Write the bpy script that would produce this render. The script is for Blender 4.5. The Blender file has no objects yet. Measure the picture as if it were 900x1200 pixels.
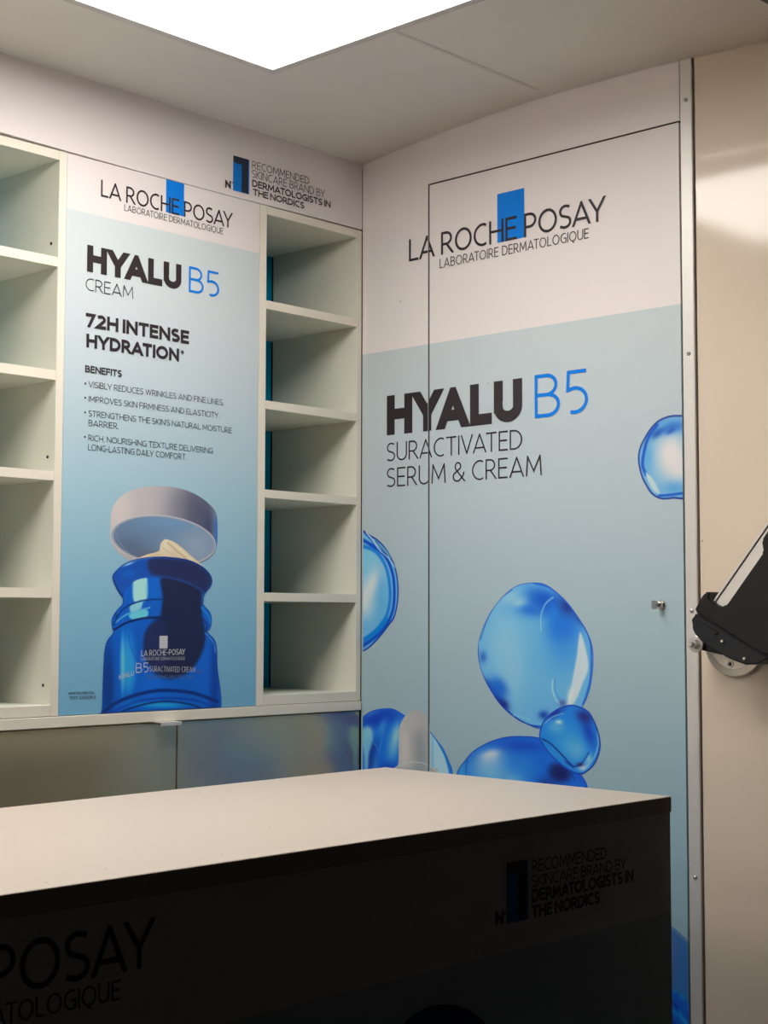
import bpy, bmesh, math, random
import numpy as np
from mathutils import Matrix, Vector

# ---------------------------------------------------------------- camera, world, exposure
# metric world: x runs along the shelf wall (0 = room corner), y = 0 is the shelf wall's face,
# x = 0 is the face of the printed side wall, the room lies at x < 0, y < 0; z = 0 is the floor.
scene = bpy.context.scene
COL = scene.collection
cam_data = bpy.data.cameras.new('camera')
cam = bpy.data.objects.new('camera', cam_data); COL.objects.link(cam)
cam_data.sensor_fit = 'HORIZONTAL'; cam_data.sensor_width = 36.0
cam_data.lens = 36.0 * 1820.4 / 900.0
cam_data.clip_start = 0.05; cam_data.clip_end = 60
PITCH, YAW, ROLL = 0.07034, 0.81906, 0.0020
fw = Vector((math.sin(YAW)*math.cos(PITCH), math.cos(YAW)*math.cos(PITCH), math.sin(PITCH)))
rt = Vector((math.cos(YAW), -math.sin(YAW), 0)); up = rt.cross(fw)
r2 = rt*math.cos(ROLL) + up*math.sin(ROLL); u2 = up*math.cos(ROLL) - rt*math.sin(ROLL)
M = Matrix((r2, u2, -fw)).transposed().to_4x4()
M.translation = Vector((-2.2970, -2.2097, 1.25))
cam.matrix_world = M
scene.camera = cam

world = bpy.data.worlds.new('world'); scene.world = world; world.use_nodes = True
bg = world.node_tree.nodes['Background']
bg.inputs['Color'].default_value = (0.28, 0.25, 0.22, 1); bg.inputs['Strength'].default_value = 0.014
LAMP_COLOUR = (1.0, 0.965, 0.915, 1); LAMP_STRENGTH = 8.0
scene.view_settings.view_transform = 'Standard'; scene.view_settings.look = 'None'
scene.view_settings.gamma = 1; scene.view_settings.use_curve_mapping = False
scene.view_settings.exposure = 0.48

# ---------------------------------------------------------------- materials
def lin(c):
    c = c/255.0
    return c/12.92 if c <= 0.04045 else ((c+0.055)/1.055)**2.4
def rgb(r, g, b, k=1.0): return (min(lin(r)*k, .95), min(lin(g)*k, .95), min(lin(b)*k, .95), 1)

def mat(name, colour, rough=0.5, metal=0.0, var=0.0, scale=40.0, bump=0.0, emit=None, stretch=(1,1,1), coat=0.0, spec=0.5):
    m = bpy.data.materials.new(name); m.use_nodes = True
    nt = m.node_tree; b = nt.nodes['Principled BSDF']
    b.inputs['Roughness'].default_value = rough; b.inputs['Metallic'].default_value = metal
    b.inputs['Base Color'].default_value = colour; b.inputs['Specular IOR Level'].default_value = spec
    if coat: b.inputs['Coat Weight'].default_value = coat; b.inputs['Coat Roughness'].default_value = 0.06
    tc = nt.nodes.new('ShaderNodeNewGeometry'); mp = nt.nodes.new('ShaderNodeMapping')
    mp.inputs['Scale'].default_value = stretch
    nt.links.new(tc.outputs['Position'], mp.inputs['Vector'])
    nz = nt.nodes.new('ShaderNodeTexNoise'); nz.inputs['Scale'].default_value = scale; nz.inputs['Detail'].default_value = 4
    nt.links.new(mp.outputs['Vector'], nz.inputs['Vector'])
    if var:
        mx = nt.nodes.new('ShaderNodeMix'); mx.data_type = 'RGBA'
        mx.inputs[6].default_value = tuple(max(0, c*(1-var)) for c in colour[:3])+(1,)
        mx.inputs[7].default_value = tuple(min(1, c*(1+var)) for c in colour[:3])+(1,)
        nt.links.new(nz.outputs['Fac'], mx.inputs[0]); nt.links.new(mx.outputs[2], b.inputs['Base Color'])
    if bump:
        bp = nt.nodes.new('ShaderNodeBump'); bp.inputs['Strength'].default_value = bump; bp.inputs['Distance'].default_value = 0.001
        nt.links.new(nz.outputs['Fac'], bp.inputs['Height']); nt.links.new(bp.outputs['Normal'], b.inputs['Normal'])
    if emit:
        b.inputs['Emission Color'].default_value = emit[0]; b.inputs['Emission Strength'].default_value = emit[1]
    return m

def print_mat(name, z_split, white, stops, rough=0.42, spec=0.4):
    """vinyl print: plain white above z_split, below it a printed vertical colour gradient (stops: z, colour)"""
    m = bpy.data.materials.new(name); m.use_nodes = True
    nt = m.node_tree; b = nt.nodes['Principled BSDF']
    b.inputs['Roughness'].default_value = rough; b.inputs['Specular IOR Level'].default_value = spec
    g = nt.nodes.new('ShaderNodeNewGeometry'); s = nt.nodes.new('ShaderNodeSeparateXYZ')
    nt.links.new(g.outputs['Position'], s.inputs[0])
    z0, z1 = stops[0][0], stops[-1][0]
    mr = nt.nodes.new('ShaderNodeMapRange'); mr.inputs[1].default_value = z0; mr.inputs[2].default_value = z1
    nt.links.new(s.outputs['Z'], mr.inputs[0])
    cr = nt.nodes.new('ShaderNodeValToRGB'); e = cr.color_ramp.elements
    while len(e) < len(stops): e.new(0.5)
    for i, (z, c) in enumerate(stops):
        e[i].position = (z-z0)/(z1-z0); e[i].color = c
    nt.links.new(mr.outputs[0], cr.inputs[0])
    gt = nt.nodes.new('ShaderNodeMath'); gt.operation = 'GREATER_THAN'; gt.inputs[1].default_value = z_split
    nt.links.new(s.outputs['Z'], gt.inputs[0])
    mx = nt.nodes.new('ShaderNodeMix'); mx.data_type = 'RGBA'
    nt.links.new(gt.outputs[0], mx.inputs[0]); nt.links.new(cr.outputs[0], mx.inputs[6]); mx.inputs[7].default_value = white
    nt.links.new(mx.outputs[2], b.inputs['Base Color'])
    nz = nt.nodes.new('ShaderNodeTexNoise'); nz.inputs['Scale'].default_value = 900
    nt.links.new(g.outputs['Position'], nz.inputs['Vector'])
    bp = nt.nodes.new('ShaderNodeBump'); bp.inputs['Strength'].default_value = 0.05; bp.inputs['Distance'].default_value = 0.0005
    nt.links.new(nz.outputs['Fac'], bp.inputs['Height']); nt.links.new(bp.outputs['Normal'], b.inputs['Normal'])
    return m

WHITE = rgb(236, 228, 226)
M_WHITE_VINYL = mat('white_vinyl', WHITE, 0.42, var=0.01, scale=8, spec=0.4)
M_WALL_PRINT = print_mat('wall_print', 1.801, WHITE, [(0.55, rgb(146,182,198)), (0.95, rgb(156,189,202)), (1.2, rgb(172,197,208)), (1.5, rgb(188,204,212)), (1.8, rgb(199,210,215))])  # real print gradient, stops also tuned to offset light falling off downwards
M_POSTER_PRINT = print_mat('poster_print', 1.963, WHITE, [(1.08, rgb(122,184,220)), (1.3, rgb(142,196,224)), (1.48, rgb(168,205,222)), (1.65, rgb(193,211,220)), (1.8, rgb(205,215,220)), (1.97, rgb(208,217,220))])  # print gradient, lower stops also lightened to make up for weaker light
M_COUNTER_PRINT = print_mat('counter_print', 0.8355, WHITE, [(0.0, rgb(130,170,196)), (0.4, rgb(150,184,200)), (0.84, rgb(190,208,214))])
M_INK = mat('ink', rgb(44,34,40), 0.45)
M_BLUE = mat('blue_ink', rgb(0,128,232), 0.45, spec=0.25)
M_BLUE_DARK = mat('dark_blue_ink', rgb(28,38,62), 0.42)
M_BLUE_MID = mat('mid_blue_ink', rgb(0,122,212), 0.45, spec=0.25)
M_SILVER = mat('silver_ink', rgb(205,208,214), 0.4)
M_FAINT = mat('faint_ink', rgb(90,125,175), 0.45)
M_MEL = mat('white_melamine', rgb(235,228,213), 0.5, var=0.012, scale=120, stretch=(1,1,6), bump=0.05, spec=0.35)
M_MEL_IN = mat('white_melamine_inside', rgb(226,226,212), 0.5, var=0.015, scale=90, stretch=(1,1,5), bump=0.05, spec=0.35)
M_CEIL = mat('ceiling_panel', rgb(248,241,233), 0.55, var=0.012, scale=60, bump=0.12, spec=0.3)
M_CREAM = mat('glossy_cream', rgb(224,207,188), 0.10, var=0.01, scale=6, bump=0.05, spec=0.55)
M_ALU = mat('aluminium', (0.70,0.675,0.645,1), 0.42, metal=0.35, var=0.06, scale=30, stretch=(20,20,0.6))
M_RAIL = mat('rail_aluminium', (0.72,0.69,0.66,1), 0.45, metal=0.5, var=0.03, scale=60)
M_STEEL = mat('steel', (0.62,0.60,0.58,1), 0.3, metal=0.7, var=0.05, scale=80)
M_BRASSY = mat('nickel', (0.60,0.55,0.48,1), 0.25, metal=1.0)
M_DISC = mat('brushed_steel', (0.60,0.56,0.51,1), 0.36, metal=0.9, var=0.08, scale=90)
M_BLACK = mat('black_plastic', (0.009,0.0085,0.008,1), 0.50, var=0.2, scale=300, bump=0.1, spec=0.3)
M_CAP = mat('blue_black_plastic', (0.010,0.012,0.017,1), 0.42, var=0.2, scale=300, bump=0.1, spec=0.35)
M_DARKHOLE = mat('dark_gap', (0.035,0.022,0.018,1), 0.9)
M_DOOR_GREY = mat('grey_laminate', (0.53,0.49,0.36,1), 0.25, metal=0.75, var=0.04, scale=50, stretch=(0.5,1,8))
M_TEAL = mat('blue_back_print', rgb(0,178,236), 0.6, var=0.05, scale=10, spec=0.1)
M_FLOOR = mat('floor_vinyl', rgb(224,215,204), 0.5, var=0.05, scale=20)
M_HEADER = mat('dark_hatch_edge', rgb(96,92,84), 0.6)
M_LIGHT = mat('light_diffuser', (0.9,0.9,0.9,1), 0.5, emit=(LAMP_COLOUR, LAMP_STRENGTH))
M_FRAME = mat('light_frame', rgb(205,200,198), 0.4)
M_SCUFF = mat('scuff', rgb(150,118,84), 0.8)

# counter top: white laminate with a few specks of dirt
M_TOP = mat('counter_laminate', rgb(199,187,175), 0.5, var=0.012, scale=50, stretch=(0.4,1,1), bump=0.04, spec=0.35)
def add_specks(m, scale, size, cover, colour):
    nt = m.node_tree; b = nt.nodes['Principled BSDF']
    src = b.inputs['Base Color'].links[0].from_socket
    g = nt.nodes.new('ShaderNodeNewGeometry')
    v = nt.nodes.new('ShaderNodeTexVoronoi'); v.inputs['Scale'].default_value = scale
    n = nt.nodes.new('ShaderNodeTexNoise'); n.inputs['Scale'].default_value = 5
    nt.links.new(g.outputs['Position'], v.inputs['Vector']); nt.links.new(g.outputs['Position'], n.inputs['Vector'])
    lt = nt.nodes.new('ShaderNodeMath'); lt.operation = 'LESS_THAN'; lt.inputs[1].default_value = size
    nt.links.new(v.outputs['Distance'], lt.inputs[0])
    s = nt.nodes.new('ShaderNodeSeparateColor'); nt.links.new(v.outputs['Color'], s.inputs[0])
    l2 = nt.nodes.new('ShaderNodeMath'); l2.operation = 'LESS_THAN'; l2.inputs[1].default_value = cover
    nt.links.new(s.outputs[0], l2.inputs[0])
    mu = nt.nodes.new('ShaderNodeMath'); mu.operation = 'MULTIPLY'
    nt.links.new(lt.outputs[0], mu.inputs[0]); nt.links.new(l2.outputs[0], mu.inputs[1])
    gt = nt.nodes.new('ShaderNodeMath'); gt.operation = 'GREATER_THAN'; gt.inputs[1].default_value = 0.5
    nt.links.new(n.outputs['Fac'], gt.inputs[0])
    m2 = nt.nodes.new('ShaderNodeMath'); m2.operation = 'MULTIPLY'
    nt.links.new(mu.outputs[0], m2.inputs[0]); nt.links.new(gt.outputs[0], m2.inputs[1])
    mx = nt.nodes.new('ShaderNodeMix'); mx.data_type = 'RGBA'; mx.inputs[7].default_value = colour
    nt.links.new(m2.outputs[0], mx.inputs[0]); nt.links.new(src, mx.inputs[6]); nt.links.new(mx.outputs[2], b.inputs['Base Color'])
add_specks(M_TOP, 55, 0.10, 0.22, rgb(150,125,105))

M_PICTURE = bpy.data.materials.new('printed_picture'); M_PICTURE.use_nodes = True
_b = M_PICTURE.node_tree.nodes['Principled BSDF']; _b.inputs['Roughness'].default_value = 0.42; _b.inputs['Specular IOR Level'].default_value = 0.4
_a = M_PICTURE.node_tree.nodes.new('ShaderNodeAttribute'); _a.attribute_name = 'ink'
M_PICTURE.node_tree.links.new(_a.outputs['Color'], _b.inputs['Base Color'])
PRINT_GAIN = {'B': np.array([1.60,1.60,1.60]), 'R': np.array([1.36,1.40,1.46]), 'C': np.array([1.4,1.4,1.4])}   # lightens picture colours to offset the dim light on each plane

# ---------------------------------------------------------------- object helpers
def link_obj(name, me, m, parent=None):
    o = bpy.data.objects.new(name, me); COL.objects.link(o)
    if m is not None: me.materials.append(m)
    if parent is not None:
        o.parent = parent
        inv = world_of(parent).inverted()
        me.transform(inv)
    return o
def world_of(o):
    w = Matrix.Translation(o.location)
    while o.parent is not None:
        o = o.parent; w = Matrix.Translation(o.location) @ w
    return w
def empty(name, loc, label, cat, group=None):
    o = bpy.data.objects.new(name, None); COL.objects.link(o); o.location = loc; o.empty_display_size = 0.05
    o['label'] = label; o['category'] = cat
    if group: o['group'] = group
    return o
def structure(o, label=None, cat=None):
    o['kind'] = 'structure'
    if label: o['label'] = label
    if cat: o['category'] = cat
    return o
def from_bm(name, bm, m, parent=None, smooth=False):
    bmesh.ops.recalc_face_normals(bm, faces=bm.faces)
    me = bpy.data.meshes.new(name); bm.to_mesh(me); bm.free()
    if smooth:
        for p in me.polygons: p.use_smooth = True
    return link_obj(name, me, m, parent)
def bm_box(bm, x0, x1, y0, y1, z0, z1):
    r = bmesh.ops.create_cube(bm, size=1.0)
    for v in r['verts']:
        v.co = Vector(((x0+x1)/2+v.co.x*(x1-x0), (y0+y1)/2+v.co.y*(y1-y0), (z0+z1)/2+v.co.z*(z1-z0)))
    return r['verts']
def box(name, x0, x1, y0, y1, z0, z1, m, parent=None, bevel=0.0008):
    bm = bmesh.new(); bm_box(bm, x0, x1, y0, y1, z0, z1)
    if bevel: bmesh.ops.bevel(bm, geom=bm.edges[:], offset=bevel, segments=1, affect='EDGES')
    return from_bm(name, bm, m, parent)
def prism(name, pts, d0, d1, axis, m, parent=None, bevel=0.0, seg=2, smooth=False):
    """extrude polygon between d0 and d1. axis 'x': pts are (u=-y, z); 'y': pts are (x, z); 'z': pts are (x, y)"""
    def P(p, d): return {'x': (d, -p[0], p[1]), 'y': (p[0], d, p[1]), 'z': (p[0], p[1], d)}[axis]
    bm = bmesh.new()
    a = [bm.verts.new(P(p, d0)) for p in pts]; b = [bm.verts.new(P(p, d1)) for p in pts]
    bm.faces.new(a); bm.faces.new(b[::-1]); n = len(pts)
    for i in range(n): bm.faces.new((a[i], a[(i+1) % n], b[(i+1) % n], b[i]))
    bmesh.ops.recalc_face_normals(bm, faces=bm.faces)
    if bevel:
        ed = [e for e in bm.edges if e.calc_face_angle(0) > 0.45]
        bmesh.ops.bevel(bm, geom=ed, offset=bevel, segments=seg, affect='EDGES', clamp_overlap=True)
    o = from_bm(name, bm, m, parent)
    if smooth:
        for p in o.data.polygons: p.use_smooth = True
    return o
def lathe_x(name, u, z, prof, m, parent=None, n=32):
    """turned part about an axis along x through (u=-y, z); prof = [(x, r), ...]"""
    bm = bmesh.new(); rings = []
    for x, r in prof:
        if r < 1e-6: rings.append([bm.verts.new((x, -u, z))]); continue
        rings.append([bm.verts.new((x, -u+r*math.cos(2*math.pi*i/n), z+r*math.sin(2*math.pi*i/n))) for i in range(n)])
    for a, b in zip(rings, rings[1:]):
        for i in range(n):
            j = (i+1) % n
            if len(a) == 1 and len(b) == 1: continue
            if len(a) == 1: bm.faces.new((a[0], b[i], b[j]))
            elif len(b) == 1: bm.faces.new((a[i], a[j], b[0]))
            else: bm.faces.new((a[i], a[j], b[j], b[i]))
    return from_bm(name, bm, m, parent)

# ---------------------------------------------------------------- printed lettering: a drawn stroke alphabet
def arc(cx, cy, rx, ry, a0, a1, n=14):
    return [(cx+rx*math.cos(math.radians(a0+(a1-a0)*i/n)), cy+ry*math.sin(math.radians(a0+(a1-a0)*i/n))) for i in range(n+1)]
G = {  # glyph: (width, [strokes]); the box is width x 1, y up
 'A': (.72, [[(0,0),(.36,1),(.72,0)], [(.15,.25),(.57,.25)]]),
 'B': (.54, [[(0,0),(0,1),(.26,1)]+arc(.26,.76,.22,.24,90,-90)+[(0,.52)], [(.26,.52)]+arc(.28,.26,.26,.26,90,-90)+[(0,0)]]),
 'C': (.60, [[(.60,.93)]+arc(.42,.5,.42,.5,78,282,22)+[(.60,.07)]]),
 'D': (.64, [[(0,0),(0,1),(.20,1)]+arc(.20,.5,.44,.5,90,-90,20)+[(0,0)]]),
 'E': (.46, [[(.46,1),(0,1),(0,0),(.46,0)], [(0,.52),(.42,.52)]]),
 'F': (.44, [[(.44,1),(0,1),(0,0)], [(0,.50),(.40,.50)]]),
 'G': (.64, [[(.62,.93)]+arc(.42,.5,.42,.5,76,270,22)+[(.54,.01),(.64,.07),(.64,.48),(.42,.48)]]),
 'H': (.62, [[(0,0),(0,1)], [(.62,0),(.62,1)], [(0,.52),(.62,.52)]]),
 'I': (.0, [[(0,0),(0,1)]]),
 'J': (.30, [[(.30,1),(.30,.2)]+arc(.1,.2,.2,.2,0,-90,8)]),
 'K': (.54, [[(0,0),(0,1)], [(.52,1),(.06,.52),(.54,0)]]),
 'L': (.42, [[(0,1),(0,0),(.42,0)]]),
 'M': (.80, [[(0,0),(.06,1),(.40,.22),(.74,1),(.80,0)]]),
 'N': (.64, [[(0,0),(0,1),(.64,0),(.64,1)]]),
 'O': (.78, [arc(.39,.5,.39,.5,90,450,32)]),
 'P': (.50, [[(0,0),(0,1),(.22,1)]+arc(.22,.70,.28,.30,90,-90)+[(0,.40)]]),
 'Q': (.78, [arc(.39,.5,.39,.5,90,450,32), [(.36,.03),(.40,-.12),(.56,-.17)]]),
 'R': (.54, [[(0,0),(0,1),(.22,1)]+arc(.22,.72,.26,.28,90,-90)+[(0,.44)], [(.24,.44),(.54,0)]]),
 'S': (.48, [[(.45,.94)]+arc(.25,.75,.24,.25,70,230,12)+arc(.23,.25,.25,.25,50,-110,12)+[(.0,.07)]]),
 'T': (.56, [[(0,1),(.56,1)], [(.28,1),(.28,0)]]),
 'U': (.60, [[(0,1),(0,.32)]+arc(.30,.32,.30,.32,180,360,20)+[(.60,1)]]),
 'V': (.64, [[(0,1),(.32,0),(.64,1)]]),
 'W': (.96, [[(0,1),(.23,0),(.48,1),(.73,0),(.96,1)]]),
 'X': (.58, [[(0,0),(.58,1)], [(0,1),(.58,0)]]),
 'Y': (.62, [[(0,1),(.31,.42),(.62,1)], [(.31,.42),(.31,0)]]),
 'Z': (.54, [[(0,1),(.54,1),(0,0),(.54,0)]]),
 '2': (.50, [[(.02,.92)]+arc(.24,.74,.24,.26,110,-35,14)+[(0,0),(.50,0)]]),
 '3': (.48, [[(.02,1),(.44,1),(.20,.58)]+arc(.20,.29,.28,.29,90,-110,14)]),
 '5': (.48, [[(.44,1),(.06,1),(.04,.56),(.20,.60)]+arc(.20,.30,.28,.30,85,-110,14)]),
 '7': (.48, [[(0,1),(.48,1),(.16,0)]]),
 '&': (.66, [[(.66,.0),(.14,.66)]+arc(.28,.80,.16,.20,200,-30,12)+[(.12,.46)]+arc(.24,.25,.24,.25,130,300,12)+[(.58,.28),(.64,.48)]]),
 '-': (.26, [[(0,.42),(.26,.42)]]),
 '.': (.0, [[(0,.0),(0,.03)]]),
 ',': (.04, [[(.04,.03),(0,-.14)]]),
 "'": (.0, [[(0,.78),(0,1)]]),
 '*': (.9, [[(0,.5),(.9,.5)], [(.2,.08),(.7,.92)], [(.7,.08),(.2,.92)]]),
 '°': (.8, [arc(.4,.5,.38,.45,90,450,16)]),
 '`': (.9, [[(.45,0),(.45,1)]]),
}
KERN = {'AY': -.16, 'YA': -.14, 'LA': -.04, 'AT': -.13, 'TA': -.13, 'TO': -.06, 'RA': -.03, 'VA': -.1, 'IV': -.02, 'SA': -.05, 'AU': -.02, 'ST': -.03, 'TY': -.04, 'LY': -.1, 'LT': -.08, 'BY': -.05}
def clip_poly(poly, lo, hi):
    for sgn, lim in ((1, lo), (-1, hi)):
        out = []
        for i in range(len(poly)):
            a, b = poly[i], poly[(i+1) % len(poly)]
            da, db = sgn*(a[1]-lim), sgn*(b[1]-lim)
            if da >= 0: out.append(a)
            if (da > 0 > db) or (da < 0 < db):
                t = da/(da-db); out.append((a[0]+t*(b[0]-a[0]), a[1]+t*(b[1]-a[1])))
        poly = out
        if len(poly) < 3: return []
    return poly
def stroke_quads(pts, t, closed, flat_lo, flat_hi):
    """ribbon quads of width t with mitred joints along pts"""
    n = len(pts); P = [Vector(p) for p in pts]; h = t/2
    if closed: P = P[:-1]; n -= 1
    nrm = []
    segs = n if closed else n-1
    for i in range(segs):
        d = (P[(i+1) % n]-P[i]); d = d.normalized() if d.length > 1e-9 else Vector((1,0)); nrm.append(Vector((-d.y, d.x)))
    L = []; R = []
    for i in range(n):
        if closed: a, b = nrm[i-1], nrm[i % segs]
        else: a = nrm[max(i-1, 0)]; b = nrm[min(i, segs-1)]
        mvec = a+b
        if mvec.length < 1e-4: mvec = a.copy()
        mvec.normalize(); k = 1/max(mvec.dot(a), .28)
        p = P[i]
        ext = Vector((0,0))
        if not closed and i in (0, n-1):
            d = (P[0]-P[1]) if i == 0 else (P[-1]-P[-2]); d.normalize()
            at_edge = abs(p.y-flat_lo-h) < 1e-6 or abs(p.y-flat_hi+h) < 1e-6
            if at_edge and abs(d.y) > .3: ext = d*(t*1.2)
            elif abs(d.y) < .05: ext = d*h*.98
        L.append(p+ext+mvec*h*k); R.append(p+ext-mvec*h*k)
    q = []
    for i in range(segs):
        j = (i+1) % n
        q.append([tuple(L[i]), tuple(R[i]), tuple(R[j]), tuple(L[j])])
    return q
def text_polys(s, width, cap, weight):
    """list of polygons (u, v) for a line of capitals fitted to exactly `width`"""
    t = weight*cap; gap = (0.125 if weight < .105 else 0.10 if weight < .15 else 0.085 if weight < .25 else 0.06)*cap; space = (0.46 if weight < .105 else 0.38)*cap
    nat = 0.0; fixed = 0.0
    for i, ch in enumerate(s):
        if ch == ' ': fixed += space
        else:
            nat += G[ch][0]*cap
            fixed += t
            if i < len(s)-1 and s[i+1] != ' ': fixed += gap+KERN.get(s[i:i+2], 0)*cap
    k = (width-fixed)/max(nat, 1e-6)
    polys = []; x = 0.0
    for i, ch in enumerate(s):
        if ch == ' ': x += space; continue
        w, strokes = G[ch]
        if ch in ".`":
            r = t*.75 if ch == '.' else cap/2
            polys.append([(x+t/2+r*math.cos(a*math.pi/5), r+r*math.sin(a*math.pi/5)) for a in range(10)])
            x += t+(gap if i < len(s)-1 and s[i+1] != ' ' else 0); continue
        for st in strokes:
            pts = [(x+t/2+px*cap*k, t/2+py*(cap-t) if 0 <= py <= 1 else py*cap+t/2) for px, py in st]
            closed = len(pts) > 4 and (Vector(pts[0])-Vector(pts[-1])).length < 1e-6
            desc = min(p[1] for p in pts) < 0
            for q in stroke_quads(pts, t, closed, 0, cap):
                q = clip_poly(q, -cap*.3 if (desc or ch in ",`") else 0, cap)
                if len(q) >= 3: polys.append(q)
        x += w*cap*k+t
        if i < len(s)-1 and s[i+1] != ' ': x += gap+KERN.get(s[i:i+2], 0)*cap
    return polys
FRONT_Y = -0.969
def plane_point(P, u, v, lift):
    if P == 'B': return (u, -lift, v)
    if P == 'R': return (-lift, -u, v)
    return (u, FRONT_Y-lift, v)
def flat_bm(P, polys, lift, stagger=0):
    bm = bmesh.new()
    for k, q in enumerate(polys):
        l = lift+(k % stagger)*4e-6 if stagger else lift
        vs = [bm.verts.new(plane_point(P, a, b, l)) for a, b in q]
        try: bm.faces.new(vs)
        except ValueError: pass
    return bm
def orient(bm, P):
    want = Vector((-1,0,0)) if P == 'R' else Vector((0,-1,0))
    bm.normal_update()
    for f in bm.faces:
        if f.normal.dot(want) < 0: f.normal_flip()
def keep_side(bm, u, keep_less):
    """cut a print on the side wall at u (= -y) and keep one side"""
    g = bm.verts[:]+bm.edges[:]+bm.faces[:]
    bmesh.ops.bisect_plane(bm, geom=g, plane_co=(0,-u,0), plane_no=(0,-1,0), clear_outer=keep_less, clear_inner=not keep_less, dist=1e-6)
INKS = {'ink': M_INK, 'blue': M_BLUE, 'silver': M_SILVER, 'faint': M_FAINT}
GAP_U = (0.1815, 0.1850)         # the open joint between fixed side panel and its door
def add_print(P, name, polys, lift, m, parents, colour_fn=None):
    jobs = [(parents[0], None)]
    if P == 'R':
        us = [a for q in polys for a, b in q]
        if max(us) < GAP_U[0]: jobs = [(parents[0], None)]
        elif min(us) > GAP_U[1]: jobs = [(parents[1], None)]
        else: jobs = [(parents[0], (GAP_U[0], True)), (parents[1], (GAP_U[1], False))]
    for par, cut in jobs:
        bm = flat_bm(P, polys, lift, 0 if colour_fn else 61)
        if cut: keep_side(bm, *cut)
        if not bm.faces: bm.free(); continue
        orient(bm, P)
        bmesh.ops.remove_doubles(bm, verts=bm.verts, dist=1e-6) if colour_fn else None
        me = bpy.data.meshes.new(name); bm.to_mesh(me); bm.free()
        if colour_fn:
            co = np.empty(len(me.vertices)*3); me.vertices.foreach_get('co', co); co = co.reshape(-1, 3)
            uv = np.stack([-co[:,1] if P == 'R' else co[:,0], co[:,2]], 1)
            c = colour_fn(uv); a = me.color_attributes.new('ink', 'FLOAT_COLOR', 'POINT')
            a.data.foreach_set('color', np.concatenate([c, np.ones((len(c),1))], 1).ravel())
        link_obj(name, me, m, par)

# ---------------------------------------------------------------- printed pictures (ink colours, lightened to offset dim light)
def nlin(c):
    c = np.asarray(c, float)/255.0
    return np.where(c <= .04045, c/12.92, ((c+.055)/1.055)**2.4)
def seg_dist(p, pts):
    pts = np.asarray(pts, float); d = np.full(len(p), 1e9)
    for a, b in zip(pts, pts[1:]):
        ab = b-a; L = max(ab@ab, 1e-12)
        t = np.clip(((p-a)@ab)/L, 0, 1)
        d = np.minimum(d, np.hypot(*(p-(a+t[:,None]*ab)).T))
    return d
def inside(p, poly):
    poly = np.asarray(poly, float); r = np.zeros(len(p), bool); n = len(poly)
    for i in range(n):
        a, b = poly[i], poly[(i+1) % n]
        if a[1] == b[1]: continue
        c = ((a[1] > p[:,1]) != (b[1] > p[:,1])) & (p[:,0] < (b[0]-a[0])*(p[:,1]-a[1])/(b[1]-a[1])+a[0])
        r ^= c
    return r
def spline(pts, n=10, closed=False):
    p = np.asarray(pts, float); m = len(p); out = []
    if m < 3: return p
    rng = range(m if closed else m-1)
    for i in rng:
        p1, p2 = p[i], p[(i+1) % m]
        p0 = p[i-1] if (closed or i > 0) else p1
        p3 = p[(i+2) % m] if (closed or i+2 < m) else p2
        for k in range(n):
            t = k/n
            out.append(.5*((2*p1)+(-p0+p2)*t+(2*p0-5*p1+4*p2-p3)*t*t+(-p0+3*p1-3*p2+p3)*t**3))
    if not closed: out.append(p[-1])
    return np.array(out)
def ease(x): x = np.clip(x, 0, 1); return x*x*(3-2*x)
def painter(base, ops, outline, gain):
    def f(uv):
        c = np.tile(nlin(base)**(1/2.2), (len(uv), 1))
        def lay(col, a):
            nonlocal c
            c = c*(1-a[:,None])+(nlin(col)**(1/2.2))*a[:,None]
        for o in ops:
            if o[0] == 'blob':
                _, ctr, ax, bx, col, al, pw = o
                Mx = np.linalg.inv(np.array([ax, bx]).T); q = (uv-np.array(ctr))@Mx.T
                r = np.hypot(q[:,0], q[:,1])
                lay(col, al*np.exp(-(r/.80)**pw*.9))
            elif o[0] == 'line':
                _, pts, w, col, al = o
                lay(col, al*(1-ease((seg_dist(uv, spline(pts, 6))-w*.25)/(w*.5))))
            elif o[0] == 'poly':
                _, pts, col, al, soft = o
                sp = spline(pts, 5, True); d = seg_dist(uv, np.vstack([sp, sp[:1]])); d = np.where(inside(uv, sp), d, -d)
                lay(col, al*ease(d/soft*.5+.5))
            elif o[0] == 'rim':
                _, w, col, al = o
                d = seg_dist(uv, np.vstack([outline, outline[:1]]))
                lay(col, al*(1-ease((d-w*.3)/(w*.9))))
        return np.clip((c**2.2)*gain, 0, .90)
    return f
def picture_polys(outline, center, cl, size=0.0010):
    """concentric mesh between a smooth outline and its centre"""
    if cl:
        lim = cl[1]; outline = outline.copy()
        outline[:,0] = np.maximum(outline[:,0], lim) if cl[2] == 'min' else np.minimum(outline[:,0], lim)
    c = np.array(center); n = len(outline); R = np.hypot(*(outline-c).T).max(); nr = max(6, int(R/size))
    rings = [c+(outline-c)*(k/nr) for k in range(nr+1)]
    polys = []
    for k in range(nr):
        a, b = rings[k], rings[k+1]
        for i in range(n):
            j = (i+1) % n
            polys.append([tuple(a[i]), tuple(b[i]), tuple(b[j]), tuple(a[j])] if k else [tuple(c), tuple(b[i]), tuple(b[j])])
    return polys, outline
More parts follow.
